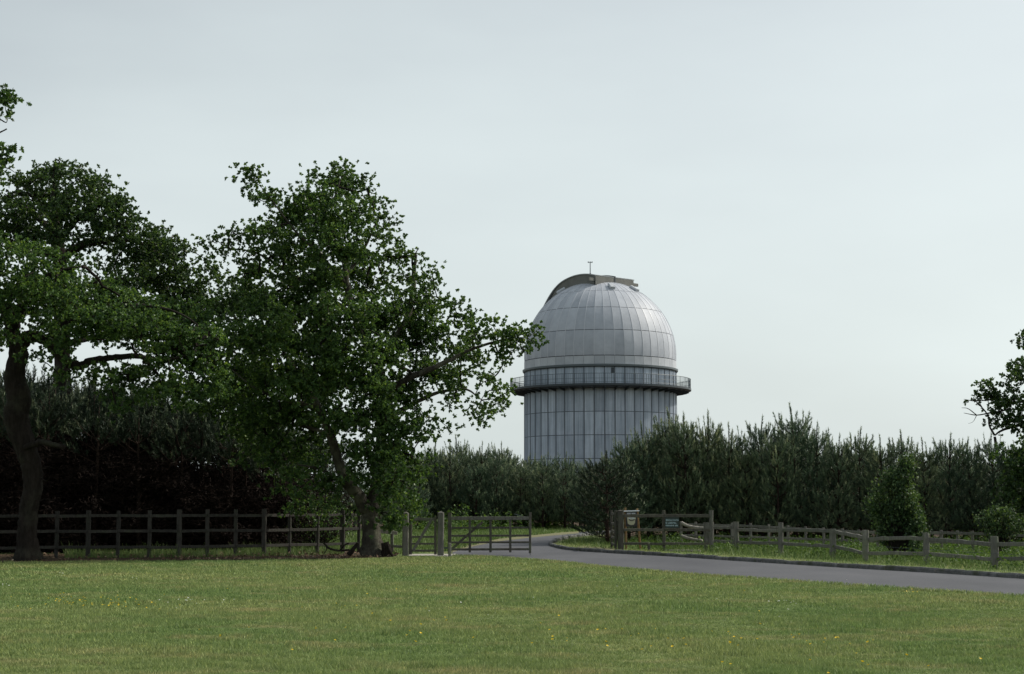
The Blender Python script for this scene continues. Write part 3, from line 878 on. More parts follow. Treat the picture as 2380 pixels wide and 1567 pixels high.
# --- taller dark oak standing behind it
D = 56.0
bbase = at(170, 1270, D); bbase[2] = 0
limbs = [
    [(160, 1275, 0, .36), (160, 1150, 0, .32), (150, 1000, 0, .30), (145, 850, 0, .28), (142, 700, 0, .26), (138, 600, 0, .24), (132, 540, 0, .20), (125, 480, 0, .14), (128, 430, 0, .08)],
    [(138, 610, 0, .17), (180, 575, .2, .14), (240, 560, .4, .12), (310, 560, .6, .09), (380, 600, .7, .06), (440, 640, .7, .025)],
    [(135, 560, 0, .14), (190, 500, -.6, .10), (250, 470, -.9, .06), (290, 480, -1, .02)],
    [(133, 550, 0, .12), (80, 500, .4, .09), (40, 470, .7, .04), (10, 450, .7, .015)],
    [(142, 680, 0, .14), (220, 660, .6, .11), (330, 650, 1.0, .08), (430, 680, 1.2, .05), (520, 720, 1.2, .02)],
    [(138, 600, 0, .14), (70, 570, -.6, .10), (0, 560, -1, .05), (-60, 560, -1, .02)],
    [(145, 800, 0, .12), (260, 780, 1, .09), (400, 790, 1.4, .06), (540, 800, 1.6, .03)],
]
lobes = [
    (60, 430, 40, 26), (110, 420, 46, 30), (160, 410, 46, 26), (190, 420, 30, 34), (140, 395, 22, 14, 0), (230, 450, 48, 36), (270, 470, 30, 34), (100, 470, 66, 40), (170, 480, 66, 40), (40, 490, 40, 40), (10, 460, 30, 30), (240, 510, 60, 40), (290, 520, 36, 38), (320, 560, 54, 40), (100, 530, 60, 36), (20, 540, 46, 40), (170, 545, 50, 24), (240, 560, 54, 24), (370, 570, 50, 38), (410, 600, 46, 36), (330, 610, 60, 34), (270, 610, 36, 26), (430, 640, 34, 34), (380, 650, 56, 34), (300, 660, 54, 30), (450, 680, 46, 34), (400, 700, 60, 34), (500, 650, 44, 24), (540, 690, 46, 34), (490, 720, 54, 36), (570, 730, 40, 44), (530, 780, 46, 46), (560, 850, 44, 44), (600, 800, 44, 44), (-40, 520, 60, 60), (480, 610, 20, 14), (560, 650, 44, 18), (240, 640, 20, 30), (330, 945, 40, 20, 0), (400, 965, 44, 24, 0), (470, 985, 44, 30, 0), (620, 890, 50, 40), (560, 920, 50, 30), (500, 930, 50, 26), (450, 920, 44, 20), (650, 960, 44, 40), (570, 970, 50, 40), (160, 590, 16, 14),
]
oak('tall dark oak rising behind the old leaning oak', None, bbase, limbs, lobes, 15, D, dens=14, tufts=15, leaves=10, leafL=0.108, matn='oak_leaf_dark', dspread=2.0, csz=.36,
    bare=[[(128, 430, 0, .07), (118, 400, 0, .055), (130, 385, 0, .045), (138, 376, 0, .03), (128, 368, 0, .012)]])

# --- oak whose branch tips reach out beyond the old one
D = 42.0
ebase = at(-330, 1310, D); ebase[2] = 0
limbs = [
    [(-330, 1312, 0, .38), (-330, 1200, 0, .33), (-325, 1000, 0, .30), (-320, 850, 0, .27), (-310, 700, 0, .22), (-300, 550, 0, .16), (-290, 420, 0, .08)],
    [(-310, 720, 0, .14), (-230, 560, 0, .10), (-150, 430, 0, .07), (-70, 370, 0, .04), (0, 362, 0, .018), (30, 350, 0, .008)],
    [(-230, 560, 0, .09), (-160, 380, .3, .06), (-90, 280, .3, .04), (-20, 240, .3, .02), (20, 230, .3, .008)],
    [(-320, 850, 0, .14), (-420, 700, 0, .10), (-520, 600, 0, .05)],
    [(-310, 700, 0, .12), (-380, 520, .5, .08), (-420, 380, .5, .03)],
]
lobes = [(-4, 213, 8, 10, .3), (12, 234, 9, 7, .3), (-2, 248, 10, 8, .3), (-26, 240, 16, 24, .3), (12, 350, 18, 11, 0), (-4, 364, 10, 10, 0), (-14, 408, 8, 6, 0), (-60, 372, 34, 36), (-90, 290, 50, 50), (-140, 380, 80, 60), (-200, 300, 80, 80), (-250, 450, 90, 80), (-320, 330, 90, 80), (-330, 480, 100, 80), (-400, 420, 90, 90), (-480, 560, 100, 90), (-380, 620, 90, 70), (-200, 560, 70, 60), (-450, 720, 90, 70)]
oak('oak beyond the old leaning oak with only its branch tips reaching over', None, ebase, limbs, lobes, 21, D, dens=7, tufts=12, leaves=8, leafL=0.115, dspread=1.2, csz=.22,
    bare=[[(-20, 275, .3, .03), (0, 278, .3, .02), (14, 285, .3, .015), (18, 276, .3, .006)], [(-30, 320, .3, .03), (0, 308, .3, .022), (16, 300, .3, .02)], [(5, 388, 0, .02), (22, 393, 0, .013), (36, 402, 0, .006)]])

# --- wide oak behind the pines
D = 84.0
rbase = at(2560, 1235, D); rbase[2] = 0
limbs = [
    [(2560, 1240, 0, .42), (2560, 1150, 0, .38), (2556, 1060, 0, .34), (2550, 980, 0, .28), (2545, 900, 0, .2), (2540, 820, 0, .1)],
    [(2556, 1060, 0, .2), (2480, 1010, -.5, .17), (2420, 985, -.8, .13), (2370, 988, -1, .09), (2330, 1000, -1, .06), (2312, 1012, -1, .04)],
    [(2550, 990, 0, .18), (2470, 950, .4, .14), (2410, 930, .6, .1), (2350, 935, .6, .06), (2290, 915, .6, .02)],
    [(2546, 900, 0, .14), (2480, 860, 0, .1), (2420, 830, 0, .05), (2380, 800, 0, .02)],
    [(2560, 1000, 0, .18), (2640, 930, 0, .12), (2720, 890, 0, .05)],
]
lobes = [(2380, 795, 12, 14, 0), (2388, 845, 20, 20, 0), (2370, 868, 24, 17, 0), (2345, 880, 26, 14), (2385, 890, 30, 22), (2290, 900, 20, 16, .6), (2278, 918, 16, 9, .6), (2315, 912, 26, 16, .6), (2340, 925, 30, 18, .6), (2380, 930, 34, 22), (2320, 950, 24, 12), (2350, 975, 32, 22, -1), (2385, 980, 30, 22, -1), (2320, 985, 18, 14, -1), (2440, 850, 50, 46), (2450, 930, 50, 50), (2480, 800, 50, 50), (2540, 760, 60, 60), (2560, 860, 70, 70), (2640, 840, 70, 70), (2700, 930, 70, 60), (2460, 1000, 40, 24), (2600, 960, 70, 50)]
oak('wide oak with bare lower twigs behind the pine stand', None, rbase, limbs, lobes, 33, D, dens=6, tufts=14, leaves=6, leafL=0.19, matn='oak_leaf_dark', csz=.42, dspread=1.5,
    bare=[[(2350, 950, -1, .05), (2325, 956, -1, .045), (2300, 960, -1, .04), (2270, 965, -1, .03), (2240, 960, -1, .012)], [(2270, 965, -1, .03), (2250, 950, -1, .02), (2235, 948, -1, .01)], [(2300, 930, -1, .03), (2265, 932, -1, .03), (2240, 928, -1, .01)], [(2312, 1012, -1, .06), (2300, 990, -1, .05), (2296, 965, -1, .045), (2275, 940, -1, .03), (2258, 925, -1, .012)], [(2312, 1015, -1, .07), (2316, 1040, -1, .08), (2330, 1080, -1, .10), (2420, 1120, -.5, .14), (2540, 1130, 0, .2)], [(2270, 965, -1, .02), (2262, 980, -1, .01), (2250, 985, -1, .006)], [(2285, 950, -1, .02), (2275, 935, -1, .012), (2268, 940, -1, .006)]])
# --- dark round-topped tree at the end of the stand
D = 58.0
qbase = at(2440, 1268, D); qbase[2] = 0
limbs = [[(2440, 1272, 0, .2), (2442, 1200, 0, .17), (2440, 1130, 0, .12), (2436, 1070, 0, .05)], [(2441, 1180, 0, .1), (2400, 1120, 0, .06), (2370, 1080, 0, .02)]]
lobes = [(2370, 1045, 26, 16), (2395, 1040, 36, 26), (2350, 1075, 34, 26), (2400, 1080, 50, 34), (2340, 1110, 36, 30), (2390, 1120, 50, 36), (2440, 1060, 50, 44), (2460, 1120, 60, 50), (2350, 1150, 36, 30), (2400, 1170, 50, 40), (2440, 1190, 50, 40), (2490, 1080, 50, 50)]
oak('dark low broadleaf tree closing the end of the pine stand', None, qbase, limbs, lobes, 41, D, dens=10, tufts=12, leaves=7, leafL=0.14, matn='oak_leaf_dark', name='broadleaf_tree', dspread=.8)

# ------------------------------------------------------------------ pines
def make_pine(seed, H=5.0, Rmax=1.35, zmin=0.45, nm='pine_needle'):
    rg = np.random.default_rng(seed)
    sp, sa, sl, cd = [], [], [], []
    tubes = []
    ds = []
    bt = []
    z = zmin
    zd = 0.3
    while zd < zmin - .2:                     # dead lower whorls
        for b in range(5):
            az = rg.uniform(0, 6.28); R = Rmax * rg.uniform(.4, .8)
            e_ = np.array([math.cos(az) * R, math.sin(az) * R, zd + rg.uniform(-.1, .25)])
            tubes.append((np.array([0, 0, zd]), e_, .014, .004))
            for q_ in range(9):
                f_ = rg.uniform(.25, 1)
                ds.append(np.array([0, 0, zd]) * (1 - f_) + e_ * f_ + rg.normal(0, .12, 3))
        zd += .22
    while z < H - 0.95:
        tt = z / H
        Rz = Rmax * 1.15 * (1 - tt) ** 0.68 * min(1.0, 0.72 + tt * 1.4) * rg.uniform(.85, 1.15)
        nb = int(rg.integers(6, 9))
        a0 = rg.uniform(0, 6.28)
        for b in range(nb):
            if zmin > 1 and z < zmin + .9 and rg.uniform() < .5 - .4 * (z - zmin):
                continue
            az = a0 + b * 6.283 / nb + rg.uniform(-.3, .3)
            R = Rz * rg.uniform(.75, 1.15)
            dirv = np.array([math.cos(az), math.sin(az), 0])
            side = np.array([-math.sin(az), math.cos(az), 0])
            rise = rg.uniform(.05, .30) + .55 * tt
            def pt(s):
                return dirv * R * s + np.array([0, 0, z + R * (rise * s + 0.28 * s ** 3)])
            tubes.append((np.array([0, 0, z]), pt(.5), .022, .014))
            tubes.append((pt(.5), pt(1), .014, .006))
            ns = max(5, int(R / 0.085))
            btone = rg.uniform(-.16, .16)
            for k in range(ns):
                s_ = 0.46 + 0.54 * (k + rg.uniform(0, .9)) / ns
                p0 = pt(min(s_, 1))
                lat = rg.choice([-1, 1]) * (0.10 + 0.38 * R * (1.05 - s_)) * rg.uniform(.3, 1)
                q = p0 + side * lat + dirv * abs(lat) * .5 + np.array([0, 0, abs(lat) * rg.uniform(.2, .7)])
                ax = dirv * rg.uniform(.2, .9) + side * np.sign(lat) * rg.uniform(0, .7) + np.array([0, 0, rg.uniform(.5, 1.3)])
                ax /= np.linalg.norm(ax)
                sp.append(q - ax * .1); sa.append(ax); sl.append(rg.uniform(.20, .34)); cd.append(rg.uniform() < .22); bt.append(btone)
            tall = rg.uniform(.26, .44) + (.45 * rg.uniform(.3, 1) if tt > .45 and rg.uniform() < .22 else 0)
            ax = np.array([dirv[0] * .22, dirv[1] * .22, 1]) + rg.normal(0, .08, 3); ax /= np.linalg.norm(ax)
            for j in range(2):
                sp.append(pt(.95) + ax * tall * j * .5); sa.append(ax); sl.append(tall * .55); cd.append(j == 1); bt.append(btone)
        z += rg.uniform(.32, .46)
    # upright leaders
    for k in range(int(rg.integers(6, 9))):
        az, r0 = rg.uniform(0, 6.28), rg.uniform(.08, .55)
        p0 = np.array([math.cos(az) * r0, math.sin(az) * r0, H - rg.uniform(1.05, 1.35)])
        ax = np.array([math.cos(az) * rg.uniform(0, .35), math.sin(az) * rg.uniform(0, .35), 1]); ax /= np.linalg.norm(ax)
        ll = rg.uniform(.45, .95)
        for j in range(3):
            sp.append(p0 + ax * ll * j / 3); sa.append(ax); sl.append(ll / 2.6); cd.append(j == 2); bt.append(0)
        tubes.append((p0, p0 + ax * ll, .016, .007))
    bend = np.array([rg.uniform(-.25, .25), rg.uniform(-.2, .2), 0])
    for j in range(9):
        f = j / 9
        ax = np.array([bend[0] * f, bend[1] * f, 1]); ax /= np.linalg.norm(ax)
        sp.append(np.array([0, 0, H - 1.2 + 1.2 * f]) + bend * f * f * .5); sa.append(ax); sl.append(.2); cd.append(j == 8); bt.append(0)
    sp, sa, sl, cd = np.array(sp), np.array(sa), np.array(sl), np.array(cd)
    K = 28
    n = len(sp)
    f = np.tile(np.linspace(0, 1, K), n)
    A = np.repeat(sa, K, axis=0)
    P = np.repeat(sp, K, axis=0) + A * (f * np.repeat(sl, K))[:, None]
    r = rg.normal(size=(n * K, 3))
    rd = np.cross(A, r); rd /= np.linalg.norm(rd, axis=1)[:, None]
    an = rg.uniform(.35, .95, n * K)
    Dd = A * np.cos(an)[:, None] + rd * np.sin(an)[:, None]
    L = rg.uniform(.08, .13, n * K)
    sd_ = np.cross(Dd, rg.normal(size=(n * K, 3))); sd_ /= np.linalg.norm(sd_, axis=1)[:, None]
    V = np.empty((n * K, 3, 3))
    V[:, 0] = P - sd_ * .011
    V[:, 1] = P + sd_ * .011
    V[:, 2] = P + Dd * L[:, None]
    F = np.arange(n * K * 3).reshape(-1, 3)
    V = V.reshape(-1, 3)
    ci = np.where(cd)[0]                      # pale new candles
    m_ = len(ci)
    tipb = sp[ci] + sa[ci] * (sl[ci] * .8)[:, None]
    cax = sa[ci] * .4 + np.array([0, 0, 1.0]) + rg.normal(0, .12, (m_, 3)); cax /= np.linalg.norm(cax, axis=1)[:, None]
    cl = rg.uniform(.10, .24, m_)
    CV = np.empty((m_, 4, 3))
    for q in range(3):
        a = q * 2.094
        CV[:, q] = tipb + np.array([math.cos(a) * .014, math.sin(a) * .014, 0])
    CV[:, 3] = tipb + cax * cl[:, None]
    b = np.arange(m_) * 4 + len(V)
    CF = np.concatenate([np.stack([b, b + 1, b + 3], 1), np.stack([b + 1, b + 2, b + 3], 1), np.stack([b + 2, b, b + 3], 1)])
    AV, AF = [V, CV.reshape(-1, 3)], [F, CF]
    mi = [np.zeros(len(F), int), np.ones(len(CF), int)]
    tn = [np.repeat(np.clip(rg.beta(1.3, 2.4, n) * .8 + .30 * cd + np.array(bt), 0, 1), K * 3), np.ones(m_ * 4)]
    if ds:                                    # dead brown shoots below the living crown, its shade painted into them
        Pd = np.repeat(np.array(ds), 10, axis=0) + rg.normal(0, .10, (len(ds) * 10, 3))
        d1 = rg.normal(size=Pd.shape); d1 /= np.linalg.norm(d1, axis=1)[:, None]
        d2 = np.cross(d1, rg.normal(size=Pd.shape)); d2 /= np.linalg.norm(d2, axis=1)[:, None]
        DV = np.stack([Pd, Pd + d1 * .16, Pd + d1 * .08 + d2 * .035], 1).reshape(-1, 3)
        AF.append(np.arange(len(DV)).reshape(-1, 3) + len(V) + m_ * 4)
        AV.append(DV); mi.append(np.full(len(DV) // 3, 2)); tn.append(np.zeros(len(DV)))
    midx = np.concatenate(mi)
    crown = npmesh('pine_crown', np.vstack(AV), np.vstack(AF), None, False, midx, [M[nm], M['pine_candle'] if nm == 'pine_needle' else M[nm], M['shaded_dead_needle']])
    tone(crown, np.concatenate(tn))
    tp = [np.array([0, 0, zz]) + bend * (max(0, zz / H - .7)) for zz in np.linspace(-.05, H - .1, 9)]
    tv, tf = sweep(tp, np.linspace(.085, .010, 9), 7, random.Random(seed), .08)
    A_, B_ = np.array([q[0] for q in tubes]), np.array([q[1] for q in tubes])
    fv, ff = frusta(A_, B_, np.array([q[2] for q in tubes]), np.array([q[3] for q in tubes]), 3)
    tv, tf = join((tv, tf), (fv.tolist(), [tuple(q) for q in ff]))
    trunk = pymesh('pine_trunk', tv, tf, M['pine_bark'], True)
    return trunk, crown, H
SHADED = [make_pine(171, 5.0, 1.5, .35, 'shaded_needle')]  # low roadside pine using the needle copy with painted-in shade
PINES = [make_pine(100 + i, 5.0, r) for i, r in enumerate((1.30, 1.45, 1.20, 1.38, 1.25, 1.5))]
TALL = [make_pine(140 + i, 5.0, r * 1.25, zm, 'shaded_needle') for i, (r, zm) in enumerate(((1.35, 3.3), (1.5, 2.9), (1.25, 3.5), (1.45, 3.1), (1.3, 2.6)))]
prng = random.Random(77)
npine = 0
def put_pine(x, y, h, label, group, wide=1.0, KIND=None):
    global npine
    tr, cr, H = prng.choice(KIND or PINES)
    s = h / H
    r = thing('pine_tree', label, 'pine tree', (x, y, 0), group, prng.uniform(0, 6.28))
    k = max(0.85, min(1.25, 1.0 / s ** 0.5)) * wide
    r.scale = (s * k, s * k, s)
    r.rotation_euler[0] = rad(prng.uniform(-2.5, 2.5))
    r.rotation_euler[1] = rad(prng.uniform(-2.5, 2.5))
    link('trunk', tr, r)
    link('crown', cr, r)
    npine += 1
def stand(rows, tops, label, group, wide=1.0, hj=.35, KIND=None):
    xs, ys = [q[0] for q in tops], [q[1] for q in tops]
    for (xa, xb, Ya, Yb, dx, dtop) in rows:
        x = xa + prng.uniform(0, dx)
        while x < xb:
            Y = Ya + (Yb - Ya) * (x - xa) / (xb - xa) + prng.uniform(-.35, .35)
            top = np.interp(x, xs, ys) + dtop
            h = 1.6 + (HOR - top) * Y / FPX + prng.uniform(-hj, hj * .6)
            q = at(x, 1200, Y)
            put_pine(q[0], Y, max(2.6, min(7.5, h)), label, group, wide, KIND)
            x += dx * prng.uniform(.8, 1.2)
LA = 'young bushy pine in the dark stand behind the tall rail fence'
GA = 'pines behind the tall rail fence'
LTOP = [(-120, 880), (90, 868), (200, 885), (300, 900), (420, 930), (560, 950), (760, 1010)]
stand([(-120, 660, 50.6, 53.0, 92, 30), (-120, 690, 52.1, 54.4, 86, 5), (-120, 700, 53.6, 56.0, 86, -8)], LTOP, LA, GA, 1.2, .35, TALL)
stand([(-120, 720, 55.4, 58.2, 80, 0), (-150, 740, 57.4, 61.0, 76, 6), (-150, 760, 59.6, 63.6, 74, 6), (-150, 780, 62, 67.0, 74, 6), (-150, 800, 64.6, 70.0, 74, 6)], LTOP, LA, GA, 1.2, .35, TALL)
LB = 'young bushy pine in the belt between the road bend and the domed tower'
GB = 'pines between the road and the tower'
stand([(620, 1010, 78, 90, 72, 20), (660, 1020, 82, 94, 66, 0), (900, 1450, 93.5, 92, 50, 12), (900, 1460, 95.5, 94, 50, 0), (880, 1470, 97.5, 96, 48, 6), (880, 1500, 100, 99, 50, 10), (860, 1520, 104, 103, 52, 16), (860, 1540, 108, 107, 52, 18)],
      [(620, 1060), (860, 1060), (1015, 1045), (1060, 1030), (1120, 1042), (1200, 1050), (1250, 1068), (1330, 1072), (1440, 1075), (1520, 1060)], LB, GB, .92, .95)
LC = 'young bushy pine in the dense stand behind the low split-rail fence'
GC = 'pines behind the low split-rail fence'
tops = [(1400, 1100), (1430, 1050), (1470, 1000), (1520, 968), (1560, 950), (1600, 962), (1640, 965), (1690, 985), (1730, 1022), (1770, 978), (1810, 995), (1850, 946), (1900, 985), (1950, 1008), (2000, 998), (2060, 1012), (2120, 1018), (2200, 1020), (2300, 1022), (2500, 1040)]
for (x, top, Y, wd) in ((1432, 1070, 62.0, 1.1), (1462, 1018, 63.6, .95), (1508, 985, 64.2, 1.0), (1556, 952, 64.6, 1.05), (1600, 965, 63.6, .9), (1642, 960, 64.2, .95), (1694, 988, 63.6, .95), (1735, 1030, 62.8, .85), (1772, 972, 63.4, .85), (1808, 1000, 62.2, .85), (1850, 942, 63.0, 1.0), (1902, 988, 62.6, .9), (1946, 1014, 61.8, .85), (1998, 996, 62.0, .9), (2050, 1016, 61.4, .9), (2098, 1004, 61.8, .9), (2150, 1022, 61.0, .9), (2205, 1012, 61.2, .9), (2262, 1020, 60.8, .9), (2318, 1012, 60.8, .9), (2376, 1026, 60.4, .9)):
    q = at(x, 1200, Y)
    lab = {1850: 'tallest pine with upright candelabra shoots standing above the dense pine stand', 1556: 'broad tall pine at the corner of the stand overlapping the domed tower'}.get(x, LC)
    put_pine(q[0], Y, 1.6 + (HOR - top) * Y / FPX, lab, GC, wd)
stand([(2440, 2900, 60.6, 58.0, 70, 0), (1480, 2800, 66.4, 61.8, 70, 52), (1500, 2800, 68.2, 63.8, 72, 44), (1520, 2480, 70.4, 67.2, 76, 40), (1540, 2500, 72.8, 69.7, 80, 36), (1560, 2520, 75.6, 72.2, 84, 40)], tops, LC, GC, 1.0, .4)
q = at(1412, 1200, 60.6)
put_pine(q[0], q[1], 3.5, 'low spreading pine overhanging the road bend beside the thick gate post', GC, 1.3, SHADED)

# ------------------------------------------------------------------ shrubs and weeds
def shrub(name, label, base, blobs, seed, D0, n_per, leafL, matn='shrub_leaf', stems=9):
    rg = np.random.default_rng(seed)
    pr = random.Random(seed)
    root = thing(name, label, 'shrub', base)
    O = np.asarray(base)
    tips = []
    for (x, y, rx, ry, dy, n) in blobs:
        c = at(x, y, D0 + dy); k = (D0 + dy) / FPX
        u = rg.normal(size=(n, 3)); u /= np.linalg.norm(u, axis=1)[:, None]
        tips.append(c + u * (rg.uniform(0, 1, n) ** .4)[:, None] * np.array([rx * k, (rx + ry) * .5 * k, ry * k]))
    tips = np.vstack(tips); tips = tips[tips[:, 2] > .1]
    A, B, ra, rb = [], [], [], []
    for q in tips[::3]:
        mid = O * .35 + q * .65 + rg.normal(0, .08, 3); mid[2] = q[2] * .62
        A += [O + rg.normal(0, .12, 3) * np.array([1, 1, 0]), mid]; B += [mid, q]; ra += [.016, .010]; rb += [.010, .004]
    V, F = frusta(np.array(A), np.array(B), np.array(ra), np.array(rb), 4)
    link('stems', npmesh('stems', V - O, F, M['bark'], True), root)
    C = np.repeat(tips, n_per, axis=0) + rg.normal(0, .10, (len(tips) * n_per, 3))
    Dd = rg.normal(size=C.shape) + np.array([0, 0, .2]); Dd /= np.linalg.norm(Dd, axis=1)[:, None]
    L = leafL * rg.uniform(.6, 1.3, len(C))
    V, F = leaf_quads(C, Dd, L, L * .62, rg)
    me = npmesh('foliage', V - O, F, M[matn])
    tone(me, rg.uniform(0, 1, len(V)))
    link('foliage', me, root)
b = at(2085, 1250, 46.6); b[2] = 0
shrub('tall_shrub', 'tall ivy-like leafy shrub standing between the two low fences', b,
      [(2095, 1115, 22, 30, 0, 50), (2108, 1080, 12, 22, 0, 34), (2066, 1120, 14, 24, -.1, 24), (2045, 1135, 10, 12, 0, 8), (2100, 1160, 28, 40, 0, 100), (2078, 1190, 32, 40, 0, 90), (2118, 1200, 24, 45, 0, 90), (2130, 1240, 18, 40, -.3, 80), (2065, 1235, 30, 30, .2, 60), (2095, 1250, 34, 30, .2, 60), (2135, 1280, 14, 16, -.8, 30), (2040, 1180, 22, 30, .3, 50)], 51, 46.6, 22, .085)
b = at(2325, 1262, 49.5); b[2] = 0
shrub('arching_bush', 'low arching bush with pale leaf edges beyond the low fence', b,
      [(2310, 1215, 26, 18, 0, 26), (2345, 1210, 20, 22, 0, 26), (2290, 1200, 18, 10, 0, 14), (2320, 1188, 14, 8, 0, 16), (2340, 1195, 16, 8, 0, 16), (2350, 1235, 26, 24, 0, 30), (2315, 1240, 26, 20, 0, 26), (2375, 1225, 14, 20, 0, 20)], 52, 49.5, 14, .08)
b = at(735, 1275, 54.0); b[2] = 0
shrub('hazel_bush', 'thin leafy bush behind the rail fence beside the forked oak', b,
      [(700, 1180, 46, 40, 0, 60), (760, 1190, 44, 46, 0, 60), (740, 1230, 56, 30, 0, 50), (680, 1230, 40, 26, 0, 30), (800, 1220, 30, 30, 0, 30)], 53, 54.0, 9, .075, 'oak_leaf')

def weeds(name, poly, N, h, leafL, label, seed, avoid=None):
    rg = np.random.default_rng(seed)
    P = [np.asarray(q) for q in poly]
    xs, ys = [q[0] for q in P], [q[1] for q in P]
    X, Y = rg.uniform(min(xs), max(xs), N), rg.uniform(min(ys), max(ys), N)
    k = inpoly(X, Y, P); X, Y = X[k], Y[k]
    hh = h * np.clip(.75 + .35 * nB(X, Y) + .35 * nA(X, Y), .15, 1.9)
    K = 12
    n = len(X)
    C = np.repeat(np.stack([X, Y, np.zeros(n)], 1), K, axis=0)
    C[:, 2] = np.repeat(hh, K) * rg.uniform(.15, 1, n * K)
    C[:, :2] += rg.normal(0, .07, (n * K, 2))
    Dd = rg.normal(size=C.shape) * np.array([1, 1, .5]) + np.array([0, 0, .15]); Dd /= np.linalg.norm(Dd, axis=1)[:, None]
    L = leafL * rg.uniform(.5, 1.3, n * K)
    V, F = leaf_quads(C, Dd, L, L * .55, rg)
    return stuff(name, npmesh(name, V, F, M['weed_leaf']), label, 'weeds')
weeds('nettles', [gnd(1470, 1281), gnd(1640, 1284), gnd(1820, 1291), gnd(1936, 1300), gnd(2012, 1306), gnd(2151, 1315), gnd(2312, 1325), gnd(2500, 1335), gnd(2500, 1270), gnd(2200, 1262), gnd(1800, 1250), gnd(1470, 1258)], 5200, .30, .085, 'green nettles and leafy weeds growing between the low fences', 61)
weeds('undergrowth', [gnd(900, 1238), gnd(1050, 1240), gnd(1200, 1234), gnd(1330, 1230), gnd(1330, 1226), gnd(900, 1230)], 1400, .8, .16, 'leafy undergrowth along the foot of the pine belt', 62)
weeds('undergrowth', [gnd(1480, 1258), gnd(1700, 1258), gnd(2000, 1262), gnd(2400, 1270), gnd(2400, 1262), gnd(2000, 1255), gnd(1700, 1250), gnd(1480, 1250)], 1500, .6, .11, 'leafy undergrowth in the shade of the pine stand', 63)

# dead leaves under the oaks
N = 9000
rg = np.random.default_rng(70)
xs, ys = [q[0] for q in soil], [q[1] for q in soil]
X, Y = rg.uniform(min(xs), max(xs), N), rg.uniform(min(ys), max(ys), N)
k = inpoly(X, Y, soil); X, Y = X[k], Y[k]
k = rg.uniform(0, 1, len(X)) < np.clip(.25 + .5 * (X + 9) / 6, .12, 1); X, Y = X[k], Y[k]
C = np.stack([X, Y, rg.uniform(.01, .05, len(X))], 1)
Dd = rg.normal(size=C.shape) * np.array([1, 1, .45]); Dd /= np.linalg.norm(Dd, axis=1)[:, None]
V, F = leaf_quads(C, Dd, rg.uniform(.06, .13, len(X)), rg.uniform(.04, .08, len(X)), rg, .2)
V[:, 2] = np.maximum(V[:, 2], .009)
stuff('leaf_litter', npmesh('leaf_litter', V, F, M['dead_leaf']), 'brown dead oak leaves on the bare soil below the oaks', 'leaf litter')

# ------------------------------------------------------------------ fences and gates
frng = random.Random(9)
def post(parent, O, x, ytop, ybase, wpx, D=None, matn='wood_grey', cap=None, dpth=None, rough=.006):
    D = D or dist(ybase)
    g = at(x, ybase, D); tp = at(x, ytop, D)
    ww = wpx * D / FPX
    lean = frng.uniform(-.012, .012)
    V, F = beam((g[0], D, -.08), (g[0] + lean, D, tp[2]), ww, dpth or ww, .15, side=(1, 0, 0), rng=frng, rough=rough, segs=4, cap=cap)
    part('post', 'post', V, F, M[matn], parent, O)
    return np.array([g[0], D, 0]), tp[2]
def rail(parent, O, p0, p1, h, d=.045, matn='wood_grey', rough=.004, segs=5, bow=0.0, name='rail'):
    V, F = beam(p0, p1, d, h, .15, rng=frng, rough=rough, segs=segs, bow=bow)
    part(name, name, V, F, M[matn], parent, O)

# tall rail fence under the oaks
O = gnd(415, 1296)
fence = thing('rail_fence', 'tall three-rail wooden fence running under the oaks', 'fence', O)
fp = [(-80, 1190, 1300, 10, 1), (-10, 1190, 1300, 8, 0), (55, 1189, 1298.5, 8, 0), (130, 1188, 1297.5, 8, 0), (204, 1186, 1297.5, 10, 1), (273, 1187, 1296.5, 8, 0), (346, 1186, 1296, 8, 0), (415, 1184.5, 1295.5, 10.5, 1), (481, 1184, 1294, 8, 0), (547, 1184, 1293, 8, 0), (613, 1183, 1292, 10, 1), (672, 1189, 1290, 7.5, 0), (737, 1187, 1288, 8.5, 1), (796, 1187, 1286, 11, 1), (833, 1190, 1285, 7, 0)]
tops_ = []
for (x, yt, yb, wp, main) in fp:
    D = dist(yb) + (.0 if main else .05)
    tops_.append((post(fence, O, x, yt, yb, wp, D, 'wood_shaded'), main))
for i in range(len(tops_) - 1):
    (a, za), _m = tops_[i]; (b_, zb), _n = tops_[i + 1]
    for hgt in (1.20, .76, .30):
        if i >= 12 and hgt == 1.20:
            pass
        j0, j1 = frng.uniform(-.012, .012), frng.uniform(-.012, .012)
        rail(fence, O, a + np.array([.01, -.055, hgt + j0]), b_ + np.array([-.01, -.055, hgt + j1]), .085, .04, 'wood_shaded')
# short broken length between the oak and the wicket
O = at(912, 1288, 49.6); O[2] = 0
bf = thing('broken_fence', 'short broken length of pale rails between the forked oak and the wicket post', 'fence', O)
post(bf, O, 911, 1200, 1284, 7, 49.6, 'wood_grey')
for (xa, ya, xb, yb, hp, mt) in ((902, 1203, 936, 1209, 8, 'wood_pale'), (884, 1235, 924, 1239.5, 8, 'wood_pale'), (913, 1269.5, 938, 1271, 6, 'wood_grey')):
    rail(bf, O, at(xa, ya, 49.5), at(xb, yb, 49.5), hp * 49.5 / FPX, .04, mt)

